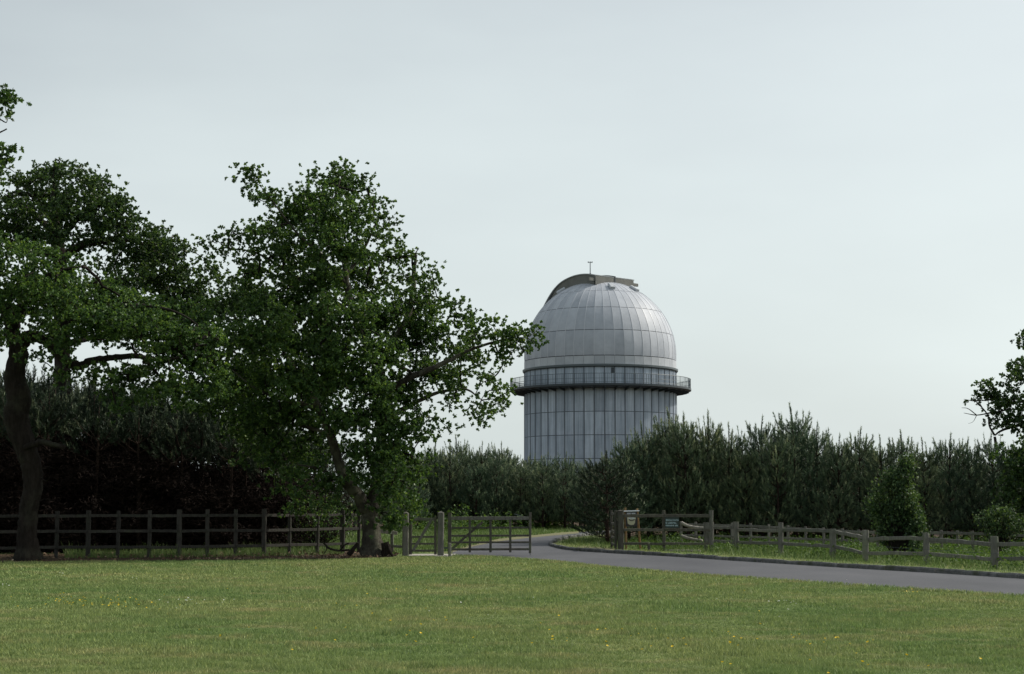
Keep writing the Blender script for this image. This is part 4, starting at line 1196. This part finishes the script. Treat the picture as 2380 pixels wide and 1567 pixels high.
# wicket gate and its posts
DG = 48.2
def gpost(x, ytop, ybase, wpx, label, cap=.05, D=DG, name='gate_post', cat='post', matn='wood_grey'):
    g = at(x, ybase, D); tp = at(x, ytop, D)
    ww = wpx * D / FPX
    V, F = beam((g[0], D, -.05), (g[0], D, tp[2] - cap), ww, ww, .12, side=(1, 0, 0), rng=frng, rough=.004, segs=6, cap=cap)
    o = link(name, pymesh(name, np.array(V) - np.array([g[0], D, 0]), F, M[matn]), None, (g[0], D, 0))
    return tag(o, label, cat)
gpost(942.3, 1189, 1292, 14, 'square gate post with pyramid top between the wicket and the forked oak')
gpost(1024, 1188, 1291, 14.5, 'square gate post with pyramid top between the wicket and the wide field gate')
gpost(1045, 1262, 1293, 6.5, 'short stub post at the foot of the wide field gate', .01, 47.4, 'stub_post')
def gate(name, label, bars, D, origin_px):
    O = at(origin_px[0], origin_px[1], D); O[2] = 0
    g = thing(name, label, 'gate', O)
    for nm, x0, y0, x1, y1, thick, dd, dy, mt in bars:
        a, b2 = at(x0, y0, D), at(x1, y1, D)
        a[1] += dy; b2[1] += dy
        V, F = beam(a, b2, dd, thick * D / FPX, .12, side=(0, 1, 0), rng=frng, rough=.002, segs=3)
        part(nm, nm, V, F, M[mt], g, O)
    return g
wk = [('stile', 954, 1289, 954, 1195, 7, .06, 0, 'wood_dark'), ('stile', 1012, 1289, 1012, 1200, 6, .06, 0, 'wood_dark'),
      ('rail', 957.6, 1207, 1009, 1207, 6.5, .045, 0, 'wood_grey'), ('rail', 957.6, 1248, 1009, 1248, 4.2, .04, 0, 'wood_dark'), ('rail', 957.6, 1264, 1009, 1264, 4.2, .04, 0, 'wood_dark'), ('rail', 957.6, 1280, 1009, 1280, 4.5, .04, 0, 'wood_dark'),
      ('brace', 960, 1280, 1004, 1206, 6.5, .03, -.045, 'wood_grey')]
gate('wicket_gate', 'small wooden wicket gate with one diagonal brace', wk, DG + .02, (983, 1290))
fg = [('stile', 1045, 1288, 1045, 1192, 8.5, .09, 0, 'wood_dark'), ('stile', 1232, 1286, 1232, 1191, 5.6, .08, 0, 'wood_dark'),
      ('rail', 1049.4, 1205, 1229, 1204.5, 8, .06, 0, 'wood_grey')]
for y, th in ((1227, 4.2), (1245.5, 4.8), (1261, 4.4), (1277.2, 5.2)):
    fg.append(('rail', 1049.4, y, 1229, y - .5, th, .04, 0, 'wood_dark'))
for x in (1092, 1140, 1186):
    fg.append(('upright', x, 1284, x, 1209.5, 5.6, .03, -.04, 'wood_dark'))
fg += [('brace', 1050, 1276, 1122, 1213, 5.4, .03, .04, 'wood_dark'), ('hinge', 1031, 1273.5, 1045, 1273.5, 3.2, .03, -.07, 'dark_steel'), ('drop_bolt', 1232, 1293, 1232, 1284, 1.2, .015, -.05, 'dark_steel'), ('latch', 1196, 1195, 1214, 1200, 1.2, .015, -.05, 'rail_steel')]
gate('field_gate', 'wide five-bar wooden field gate standing across the road entrance', fg, DG + .25, (1140, 1290))

# thick post across the road, with the second leaf of the gate swung open behind it
DR = 52.3
gpost(1443, 1185, 1280.5, 14, 'thick weathered gate post beside the kerb bearing the tall rails', .03, DR, matn='wood_dark')
O = at(1431, 1279, DR + .1); O[2] = 0
og = thing('open_gate', 'second gate leaf swung open and seen end on behind the thick kerbside post', 'gate', O)
gx = O[0]
for dy, wv in ((.0, .075), (2.1, .07)):
    V, F = beam((gx, DR + .1 + dy, .06), (gx, DR + .1 + dy, 1.33), .085, .06, .12, side=(1, 0, 0), rng=frng, rough=.003, segs=3)
    part('stile', 'stile', V, F, M['wood_dark'], og, O)
for z in (.20, .42, .63, .88, 1.20):
    V, F = beam((gx, DR + .14, z), (gx, DR + 2.17, z), .045, .075, .12)
    part('rail', 'rail', V, F, M['wood_dark'], og, O)

# three-rail length beside it, with the signs
O = at(1545, 1281, DR); O[2] = 0
tf = thing('rail_fence', 'short three-rail length carrying the green notice beside the thick post', 'fence', O)
post(tf, O, 1543.5, 1186, 1281, 7.5, DR, 'wood_dark'); post(tf, O, 1653.5, 1186, 1281, 9, DR, 'wood_grey')
for y0, y1, th in ((1199, 1199, 7.5), (1231.5, 1232, 6.5), (1263.5, 1264.5, 6)):
    for xa, xb in ((1450.5, 1543), (1544, 1650)):
        rail(tf, O, at(xa, y0, DR - .07), at(xb, y1, DR - .07), th * DR / FPX, .05, 'wood_dark')
gpost(1508, 1262, 1286, 6.2, 'short stub post in the verge grass in front of the tall rails', .01, 50.6, 'stub_post', matn='wood_dark')

def text_mesh(txt, size, matn):
    cu = bpy.data.curves.new('lettering', 'FONT')
    cu.body = txt; cu.size = size; cu.align_x = 'CENTER'; cu.extrude = 0.002
    o = bpy.data.objects.new('lettering', cu)
    COL.objects.link(o)
    dg = bpy.context.evaluated_depsgraph_get()
    me = bpy.data.meshes.new_from_object(o.evaluated_get(dg))
    bpy.data.objects.remove(o)
    me.materials.clear(); me.materials.append(M[matn])
    return me
def bars_line(cx, z, w_, h_, words, rngl, Y, slant=0.0):
    V, F = [], []
    tot = sum(words) + .9 * (len(words) - 1)
    u = w_ / tot
    x = cx - w_ / 2
    for wd in words:
        for k in range(wd):
            for seg in range(2):
                a = x + u * (.12 + .42 * seg); b2 = a + u * .26
                z0 = z - h_ / 2 + (h_ * rngl.choice([0, 0, .3])); z1 = z + h_ / 2 - (h_ * rngl.choice([0, 0, .35]))
                o = len(V)
                V += [(a, Y, z0), (b2, Y, z0), (b2, Y, z1), (a, Y, z1), (a, Y + .004, z0), (b2, Y + .004, z0), (b2, Y + .004, z1), (a, Y + .004, z1)]
                F += [(o, o + 1, o + 2, o + 3), (o, o + 3, o + 7, o + 4), (o + 1, o + 5, o + 6, o + 2), (o + 3, o + 2, o + 6, o + 7), (o, o + 4, o + 5, o + 1)]
            zz = z + h_ * rngl.choice([-.42, .36, 0])
            o = len(V)
            V += [(x + u * .14, Y - .001, zz - h_ * .09), (x + u * .8, Y - .001, zz - h_ * .09), (x + u * .8, Y - .001, zz + h_ * .09), (x + u * .14, Y - .001, zz + h_ * .09)]
            F += [(o, o + 1, o + 2, o + 3)]
            x += u
        x += .9 * u
    return V, F
# green notice
DS = DR - .13
O = at(1561, 1227, DS)
ns = thing('notice_board', 'dark green notice board with three lines of pale lettering on the rails', 'sign', O)
a, b2 = at(1546, 1227.5, DS), at(1577.5, 1203, DS)
V, F = beam(((a[0] + b2[0]) / 2, DS, a[2]), ((a[0] + b2[0]) / 2, DS, b2[2]), b2[0] - a[0], .025, .2, side=(1, 0, 0))
part('board', 'board', V, F, M['sign_green'], ns, O)
c = at(1562.5, 1211.4, DS - .02)
me = text_mesh('BRIDLE PATH', 0.085, 'sign_text')
xs = [v.co.x for v in me.vertices]
fx = (29.5 * DS / FPX) / (max(xs) - min(xs))
lt = link('lettering', me, ns, tuple(c - O), (math.pi / 2, 0, 0)); lt.scale = (fx, 1.0, 1)
sr = random.Random(4)
for (y, x0, x1, words) in ((1215.6, 1547.2, 1572, (2, 9)), (1221.6, 1547.2, 1575.5, (9, 3))):
    c = at((x0 + x1) / 2, y, DS - .02)
    V, F = bars_line(c[0], c[2], (x1 - x0) * DS / FPX, .046, words, sr, c[1])
    part('lettering', 'lettering', V, F, M['sign_text'], ns, O)
# board on two leaning orange posts
DB = 53.6
O = at(1468, 1276, DB); O[2] = 0
bs = thing('sign_board', 'dark sign with pale emblem on two leaning orange posts behind the thick post', 'sign', O)
for (xt, yt, xb, yb) in ((1453, 1180, 1455.5, 1276), (1480.5, 1182, 1488.5, 1276)):
    p0, p1 = at(xb, yb, DB), at(xt, yt, DB)
    p0[2] = -.03
    V, F = beam(p0, p1, .07, .06, .2, side=(1, 0, 0), rng=frng, rough=.004, segs=3)
    part('post', 'post', V, F, M['wood_orange'], bs, O)
V, F = beam(at(1450, 1188.5, DB - .06), at(1486, 1187.5, DB - .06), .05, .035, .2)
part('top_bar', 'top_bar', V, F, M['sign_white'], bs, O)
a, b2 = at(1454.5, 1224, DB - .06), at(1481, 1190.5, DB - .06)
V, F = beam(((a[0] + b2[0]) / 2, DB - .06, a[2]), ((a[0] + b2[0]) / 2, DB - .06, b2[2]), b2[0] - a[0], .025, .1, side=(1, 0, 0))
bd = part('board', 'board', V, F, M['sign_dark'], bs, O)
c = at(1467, 1194, DB - .08)
V, F = bars_line(c[0], c[2], 20 * DB / FPX, .055, (5, 5), sr, c[1])
part('lettering', 'lettering', V, F, M['sign_white'], bs, O)
sh = [(1456.5, 1199), (1458, 1209), (1459, 1217), (1463, 1219.5), (1467, 1220.5), (1473, 1220), (1476, 1215), (1476.5, 1208), (1478, 1206), (1476.5, 1199)]
Vs = [at(x, y, DB - .078) for x, y in sh]; Vb = [v + np.array([0, .006, 0]) for v in Vs]
n = len(Vs)
part('emblem', 'emblem', Vs + Vb, [tuple(range(n))] + [(i, (i + 1) % n, (i + 1) % n + n, i + n) for i in range(n)], M['sign_cream'], bs, O)
c = at(1468, 1203.5, DB - .086)
V, F = bars_line(c[0], c[2], 15 * DB / FPX, .10, (4,), sr, c[1])
part('lettering', 'lettering', V, F, M['sign_white'], bs, O)
V, F = sweep(catmull([at(x, y, DB - .084) for x, y in ((1462, 1207), (1466, 1210), (1471, 1209.5), (1475, 1207.5))], 4), [.014] * 13, 5)
part('emblem_mark', 'emblem_mark', V, F, M['sign_dark'], bs, O)

# low split-rail fence along the verge
O = gnd(1936, 1298)
lf = thing('split_rail_fence', 'low split-rail fence with thick posts and bowed rails along the verge', 'fence', O)
lp = [(1643, 1215, 1281, 14), (1711, 1213, 1281.5, 11.5), (1815.5, 1214.5, 1290, 11), (1936, 1229, 1299, 13.5), (2013, 1232, 1305, 13), (2154, 1238.5, 1313, 13), (2312, 1246.5, 1323, 15.5), (2490, 1258, 1334, 16), (2690, 1268, 1346, 17), (2900, 1280, 1359, 18)]
pp = []
for (x, yt, yb, wp) in lp:
    D = dist(yb)
    pp.append((post(lf, O, x, yt, yb, wp, D, 'wood_grey', rough=.014), D))
tr = [(1227, 1227), (1231, 1233.5), (1232, 1234), (1236, 1250), (1254, 1252), (1254.5, 1266), (1265, 1270), (1277, 1282), (1289, 1295)]
lr = [(1258, 1261), (1261, 1262), (1263, 1270), (1271, 1287), (1286.5, 1288), (1287.5, 1300), (1299, 1304), (1311, 1318), (1324, 1331)]
for i in range(len(lp) - 1):
    for (ya, yb), th in ((tr[i], .10), (lr[i], .095)):
        Da, Db = pp[i][1], pp[i + 1][1]
        p0, p1 = at(lp[i][0] + lp[i][3] * .3, ya, Da), at(lp[i + 1][0] - lp[i + 1][3] * .3, yb, Db)
        rail(lf, O, p0, p1, th, .07, 'wood_grey', .010, 8, frng.uniform(-.02, .025))
V, F = sweep(catmull([at(2006, 1268, 43.7) - np.array([0, .12, 0]), at(2151, 1277, 41) - np.array([0, .1, 0]), at(2312, 1287, 38.6) - np.array([0, .1, 0]), at(2490, 1296, 36)], 5), [.004] * 16, 4)
part('wire', 'wire', V, F, M['dark_steel'], lf, O)
# second low fence behind
O = at(1800, 1262, 55.5); O[2] = 0
sf = thing('low_rail_fence', 'thin two-rail fence in the weeds behind the split-rail fence', 'fence', O)
xs_ = [1583, 1617, 1656, 1702, 1744, 1787, 1832, 1873, 1915, 1958, 1997, 2040, 2082, 2120, 2153, 2188, 2225, 2261, 2300, 2345, 2395]
prev = None
for x in xs_:
    D = np.interp(x, [1583, 1997, 2400], [57.5, 53.0, 49.0])
    yt = np.interp(x, [1583, 1744, 1997, 2188, 2261, 2400], [1212, 1216, 1231, 1232, 1234, 1240])
    pz = post(sf, O, x, yt, 1262, frng.uniform(5, 6.5), D, 'wood_grey')
    if prev is not None:
        for fz, th in ((.88, .085), (.46, .07)):
            rail(sf, O, prev[0] + np.array([0, -.045, prev[1] * fz]), pz[0] + np.array([0, -.045, pz[1] * fz]), th, .035, 'wood_grey', .004)
    prev = pz
# fallen pale rails between the fences
for i, (p, lab) in enumerate((([(1584, 1215, 54), (1600, 1223, 53.8), (1617, 1226, 53.6), (1638, 1228, 53.4)], 'bleached bowed rail hanging behind the thick split-rail post'), ([(1584, 1246, 54.2), (1596, 1250, 54), (1612, 1254, 53.8), (1632, 1257, 53.6)], 'bleached broken rail sagging low behind the three-rail length'))):
    C = catmull([at(*q) for q in p], 5)
    O = C[0].copy()
    V, F = sweep(C, np.linspace(.055, .045, len(C)), 7, frng, .12)
    tag(link('loose_rail', pymesh('loose_rail', np.array(V) - O, F, M['wood_pale'], True), None, tuple(O)), lab, 'rail')
a, b2 = gnd(1546, 1279.5, .05), gnd(1628, 1280.5, .05)
V, F = beam(a, b2, .12, .05, .1, rng=frng, rough=.004, segs=4)
tag(link('plank', pymesh('plank', np.array(V) - a, F, M['wood_pale']), None, tuple(a)), 'pale plank lying in the grass below the three-rail length', 'plank')

# stump and fallen branch by the forked oak
O = at(898, 1292, 47.2); O[2] = 0
C = catmull([O + np.array([0, 0, -.05]), O + np.array([.0, 0, .2]), O + np.array([-.05, 0, .42])], 4)
V, F = sweep(C, np.linspace(.19, .11, len(C)), 11, frng, .22)
V2, F2 = sweep(catmull([O + np.array([.02, -.05, .40]), O + np.array([.10, -.12, .2]), O + np.array([.20, -.2, .02])], 3), [.05, .05, .045, .045, .04, .035, .03], 6, frng, .2)
st = thing('tree_stump', 'broken rotten stump leaning at the foot of the forked oak', 'stump', O)
part('stump_body', 'stump_body', V, F, M['bark'], st, O, True)
part('root', 'root', V2, F2, M['bark'], st, O, True)
O = at(775, 1290, 46.9); O[2] = 0
fb = thing('fallen_branch', 'crooked fallen branch lying below the tall rail fence by the oak', 'branch', O)
for P, r0, r1 in (([(752, 1262), (766, 1275), (790, 1280), (812, 1278)], .03, .035), ([(757, 1265), (759, 1277), (753, 1287)], .022, .012), ([(790, 1280), (800, 1268), (812, 1262)], .03, .02), ([(810, 1290), (820, 1278), (832, 1262)], .09, .05)):
    C = catmull([at(x, y, 46.9) for x, y in P], 5)
    V, F = sweep(C, np.linspace(r0, r1, len(C)), 6, frng, .15)
    part('limb', 'limb', V, F, M['bark'], fb, O, True)

# ------------------------------------------------------------------ the domed tower
DT, RD = 179.0, 8.5
tc = at(1396.5, 1160, DT); tc[2] = 0
tower = thing('observatory', 'grey metal-clad round observatory tower with a ribbed dome', 'observatory', tc)
NG = 48
st_ = 2 * math.pi / NG
ZD = 17.84                                        # centre of the sphere
def ring_mesh(name, prof, matn, n=96, closed=False, smooth=False):   # lathe of (r, z)
    V, F = [], []
    m_ = len(prof)
    for i in range(n):
        a = 2 * math.pi * i / n
        for (r_, z) in prof:
            V.append((r_ * math.cos(a), r_ * math.sin(a), z))
    for i in range(n):
        i2 = (i + 1) % n
        for j in range(m_ if closed else m_ - 1):
            j2 = (j + 1) % m_
            F.append((i * m_ + j, i2 * m_ + j, i2 * m_ + j2, i * m_ + j2))
    return pymesh(name, V, F, M[matn], smooth)
# wall
wall = link('wall', ring_mesh('wall', [(RD - .10, 0), (RD - .10, 16.2)], 'lining'), tower)
a = st_ / 2
rows = [(0, 3.70), (3.70, 6.21), (6.21, 8.72), (8.72, 11.23), (11.23, 13.80), (14.12, 16.10)]
def clad(z0, z1):
    g = .055
    x0 = RD * math.cos(a)
    hw = RD * math.sin(a) - .055
    n = 18
    V, F = [], []
    for j, z in enumerate((z0 + .03, z1 - .03)):
        for i in range(n + 1):
            y = -hw + 2 * hw * i / n
            V.append((x0 - .02 + (.030 if i % 2 else 0) , y, z))
    for i in range(n):
        F.append((i, i + 1, n + 2 + i, n + 1 + i))
    return pymesh('cladding_panel', V, F, M['cladding'])
for z0, z1 in rows:
    me = clad(z0, z1)
    for i in range(NG):
        link('cladding_panel', me, wall, None, (0, 0, (i + .5) * st_))
V, F = beam((RD - .005, 0, 0), (RD - .005, 0, 16.12), .085, .10, .15, side=(0, 1, 0))
me = pymesh('mullion', V, F, M['mullion'])
for i in range(NG):
    link('mullion', me, wall, None, (0, 0, i * st_))
V, F = beam((RD * math.cos(a) + .03, -.20, 15.62), (RD * math.cos(a) + .03, .20, 15.62), .06, .6, .1)
link('louvre', pymesh('louvre', V, F, M['dark_steel']), wall, None, (0, 0, rad(-90) + rad(6.2)))
# balcony
bal = link('balcony', ring_mesh('balcony', [(RD + .02, 13.80), (RD + .02, 13.72), (9.95, 13.80), (10.15, 13.90), (10.15, 14.12), (RD + .02, 14.14)], 'dark_steel', 96, True), tower)
for nm, z, r_ in (('handrail', 15.18, .032), ('middle_rail', 14.66, .020), ('toe_rail', 14.26, .026)):
    prof = [(10.08 + r_ * math.cos(k * math.pi / 3), z + r_ * math.sin(k * math.pi / 3)) for k in range(6)]
    link(nm, ring_mesh(nm, prof, 'rail_steel', 96, True), bal)
V, F = beam((10.08, 0, 14.02), (10.08, 0, 15.18), .05, .05, .2, side=(0, 1, 0))
me = pymesh('baluster_post', V, F, M['rail_steel'])
for i in range(NG):
    link('baluster_post', me, bal, None, (0, 0, (i + .5) * st_))
V, F = beam((10.08, 0, 14.1), (10.08, 0, 15.16), .024, .024, .2, side=(0, 1, 0))
me = pymesh('baluster', V, F, M['rail_steel'])
for i in range(NG * 6):
    if i % 6:
        link('baluster', me, bal, None, (0, 0, (i / 6 + .5) * st_))
V = [(RD + .03, -.06, 13.74), (RD + .03, .06, 13.74), (RD + .03, .06, 13.46), (RD + .03, -.06, 13.46), (9.9, -.06, 13.78), (9.9, .06, 13.78), (9.9, .06, 13.68), (9.9, -.06, 13.68)]
me = pymesh('bracket', V, [(0, 1, 2, 3), (4, 7, 6, 5), (0, 4, 5, 1), (3, 2, 6, 7), (0, 3, 7, 4), (1, 5, 6, 2)], M['dark_steel'])
for i in range(NG):
    link('bracket', me, bal, None, (0, 0, i * st_))
# dome
bands = [(-4.0, 15.0), (15.0, 34.2), (34.2, 53.6), (53.6, 72.0)]
prof = [((RD - .12) * math.cos(rad(p)), ZD + (RD - .12) * math.sin(rad(p))) for p in np.linspace(-10.5, 89, 26)]
dome = link('dome', ring_mesh('dome', prof, 'lining', 96, False, True), tower)
link('rim', ring_mesh('rim', [(RD - .1, 16.08), (RD + .20, 16.08), (RD + .22, 16.28), (RD + .05, 16.32), (RD - .1, 16.32)], 'rail_steel', 96), dome)
link('rim_gap', ring_mesh('rim_gap', [(RD + .12, 15.98), (RD + .15, 16.09)], 'dark_steel', 96), dome)
def gore(p0, p1, nseg, hw_gap, matn, name, thick=.05, R=RD):
    V, F = [], []
    for i in range(nseg + 1):
        p = rad(p0 + (p1 - p0) * i / nseg)
        rr = R * math.cos(p)
        z = ZD + R * math.sin(p)
        hw = rr * math.sin(a) - hw_gap
        x = rr * math.cos(a)
        nx, nz = math.cos(p), math.sin(p)
        V += [(x, -hw, z), (x, hw, z), (x - thick * nx, -hw, z - thick * nz), (x - thick * nx, hw, z - thick * nz)]
    for i in range(nseg):
        b_ = i * 4
        F += [(b_, b_ + 1, b_ + 5, b_ + 4), (b_, b_ + 4, b_ + 6, b_ + 2), (b_ + 1, b_ + 3, b_ + 7, b_ + 5)]
    F += [(0, 2, 3, 1), (nseg * 4, nseg * 4 + 1, nseg * 4 + 3, nseg * 4 + 2)]
    me = pymesh(name, V, F, M[matn], False)
    for i, pl in enumerate(me.polygons):
        pl.use_smooth = False
    return me
gap = .33
jr = random.Random(31)
for bi, (p0, p1) in enumerate(bands):
    me = gore(p0 + gap * .6, p1 - gap * .6, 14, .030, 'dome_paint', 'dome_panel')
    for i in range(NG):
        o = link('dome_panel', me, dome, None, (0, 0, (i + .5) * st_ + rad(jr.uniform(-.05, .05))))
# skirt
V, F = [], []
hw = RD * math.sin(a) - .012
x0 = RD * math.cos(a) + .02
V = [(x0, -hw, 16.30), (x0, hw, 16.30), (x0, hw, 17.20), (x0, -hw, 17.20), (x0 - .05, -hw, 16.30), (x0 - .05, hw, 16.30), (x0 - .05, hw, 17.20), (x0 - .05, -hw, 17.20)]
me = pymesh('skirt_panel', V, [(0, 1, 2, 3), (4, 7, 6, 5), (0, 4, 5, 1), (3, 2, 6, 7), (0, 3, 7, 4), (1, 5, 6, 2)], M['dome_skirt'])
for i in range(NG):
    link('skirt_panel', me, dome, None, (0, 0, (i + .5) * st_))
# top cap
prof = [(RD * math.cos(rad(p)), ZD + RD * math.sin(rad(p))) for p in (72.3, 76, 80, 84, 87, 89.5)]
link('cap', ring_mesh('cap', prof, 'dome_paint', NG, False, False), dome, None, (0, 0, 0))
# meridian ribs
V, F = [], []
pr = list(np.linspace(-4, 72, 40))
for p in pr:
    p = rad(p)
    for r_, y in ((RD - .03, -.035), (RD + .022, -.035), (RD + .022, .035), (RD - .03, .035)):
        V.append((r_ * math.cos(p), y, ZD + r_ * math.sin(p)))
for i in range(len(pr) - 1):
    for k in range(3):
        F.append((i * 4 + k, i * 4 + k + 1, i * 4 + k + 5, i * 4 + k + 4))
me = pymesh('rib', V, F, M['dome_rib'])
for i in range(NG):
    link('rib', me, dome, None, (0, 0, i * st_))
# shutter housing over the slit: u along the slit, v across it
ang_u = math.atan2(.75, -.66)
shut = link('shutter', None, tower, (0, 0, ZD), (0, 0, ang_u))
RA, U0, HV = 8.97, -2.42, 3.0
th0 = math.pi - math.acos(-U0 / RA)                 # roof edge at u = U0
ths = np.linspace(th0, rad(24), 60)
def taper(th):                                      # the housing runs out flush with the dome
    f = min(1.0, max(0.0, (math.degrees(th) - 38.0) / 34.0))
    f = f * f * (3 - 2 * f)
    return f
for nm, sgn in (('side_wall', -1), ('side_wall', 1)):
    V, F = [], []
    for th in ths:
        for rr in (7.70, 7.75 + (RA - .02 - 7.75) * taper(th)):
            u_ = rr * math.cos(th) if rr > 8 else max(rr * math.cos(th), U0 + .01) 
            for v_ in (sgn * HV, sgn * (HV - .12)):
                V.append((u_, v_, rr * math.sin(th)))
    for i in range(len(ths) - 1):
        b_ = i * 4
        F += [(b_, b_ + 4, b_ + 6, b_ + 2), (b_ + 1, b_ + 3, b_ + 7, b_ + 5), (b_ + 2, b_ + 6, b_ + 7, b_ + 3)]
    link(nm, pymesh(nm, V, F, M['shutter_side']), shut)
zt = math.sqrt(RA ** 2 - U0 ** 2) - .02
for s0, s1 in ((-HV + .002, -.06), (.06, HV - .002)):
    V, F = beam((U0 + .06, s0, (7.2 + zt) / 2), (U0 + .06, s1, (7.2 + zt) / 2), .12, zt - 7.2, .03)
    link('end_wall', pymesh('end_wall', V, F, M['shutter_side']), shut)
V, F = beam((U0 + .03, -.08, (7.2 + zt) / 2), (U0 + .03, .08, (7.2 + zt) / 2), .14, zt - 7.18, .03)
link('end_seam', pymesh('end_seam', V, F, M['dark_steel']), shut)
for s0, s1 in ((-HV - .10, -.07), (.07, HV + .10)):
    V, F = [], []
    for th in ths:
        for rr in (RA, RA + .10):
            rr = rr - .62 * (1 - taper(th))
            for v_ in (s0, s1):
                V.append((rr * math.cos(th), v_, rr * math.sin(th)))
    for i in range(len(ths) - 1):
        b_ = i * 4
        F += [(b_ + 2, b_ + 6, b_ + 7, b_ + 3), (b_, b_ + 1, b_ + 5, b_ + 4), (b_, b_ + 4, b_ + 6, b_ + 2), (b_ + 1, b_ + 3, b_ + 7, b_ + 5)]
    F += [(0, 2, 3, 1)]
    link('shutter_leaf', pymesh('shutter_leaf', V, F, M['shutter_roof']), shut)
V, F = [], []
for th in ths:
    for rr, v_ in ((RA - .05, -.09), (RA + .20, -.09), (RA + .20, .09), (RA - .05, .09)):
        rr = rr - .68 * (1 - taper(th))
        V.append((rr * math.cos(th), v_, rr * math.sin(th)))
for i in range(len(ths) - 1):
    for k in range(3):
        F.append((i * 4 + k, i * 4 + k + 1, i * 4 + k + 5, i * 4 + k + 4))
link('centre_ridge', pymesh('centre_ridge', V, F, M['dark_steel']), shut)
for sgn in (-1, 1):
    V, F = beam((U0 + .22, sgn * (HV - .2), 8.20), (U0 + .22, sgn * (HV + .85), 8.20), .25, .34, .08)
    link('track_beam', pymesh('track_beam', V, F, M['shutter_side']), shut)
# ladder rail down the far side
lad = []
for th in np.linspace(rad(62), rad(30), 14):
    lad.append(np.array([(RD + .55) * math.cos(th), -HV - .35, (RD + .55) * math.sin(th)]))
V, F = sweep(lad, [.035] * len(lad), 5)
for q in lad[::4]:
    k = np.array([q[0] * .90, q[1], q[2] * .90])
    V, F = join((V, F), sweep([k, q], [.03, .03], 5))
link('ladder_rail', pymesh('ladder_rail', V, F, M['rail_steel']), shut)
# roof vents
for (x, tcam) in ((-.512, .08), (.124, .50), (.43, .30)):
    z = math.sqrt(max(0, 1 - x * x - tcam * tcam)) 
    nrm = Vector((x, -tcam, z)).normalized()
    V, F = beam((0, -.50, .12), (0, .50, .12), .62, .34, .3)
    o = link('vent', pymesh('vent', V, F, M['dome_skirt']), dome, tuple(Vector((0, 0, ZD)) + nrm * RD))
    o.rotation_euler = nrm.to_track_quat('Z', 'Y').to_euler()
# weather mast on the roof
mz = ZD + RA + .08
mast = thing('weather_mast', 'thin weather mast with cross arm on top of the dome shutter', 'mast', tc + np.array([-1.05, .1, mz - .1]))
V, F = sweep([(0, 0, .45), (0, 0, 1.75)], [.055, .045], 6)
link('pole', pymesh('pole', V, F, M['rail_steel']), mast)
for k in range(3):
    an = k * 2.094 + .5
    V, F = sweep([(math.cos(an) * .30, math.sin(an) * .30, -.05), (0, 0, .62)], [.035, .035], 5)
    link('leg', pymesh('leg', V, F, M['dark_steel']), mast)
V, F = sweep([(-.22, 0, 1.75), (.22, 0, 1.75)], [.035, .035], 5)
for x in (-.22, .22, 0):
    V, F = join((V, F), sweep([(x, 0, 1.70), (x, 0, 1.86)], [.055, .05], 6))
link('cross_arm', pymesh('cross_arm', V, F, M['rail_steel']), mast)
COUNT = sum(len(o.data.loops) - 2 * len(o.data.polygons) for o in {o_.data.name: o_ for o_ in bpy.data.objects if o_.type == 'MESH'}.values())
print('objects', len(bpy.data.objects), 'pines', npine, 'tris', COUNT)
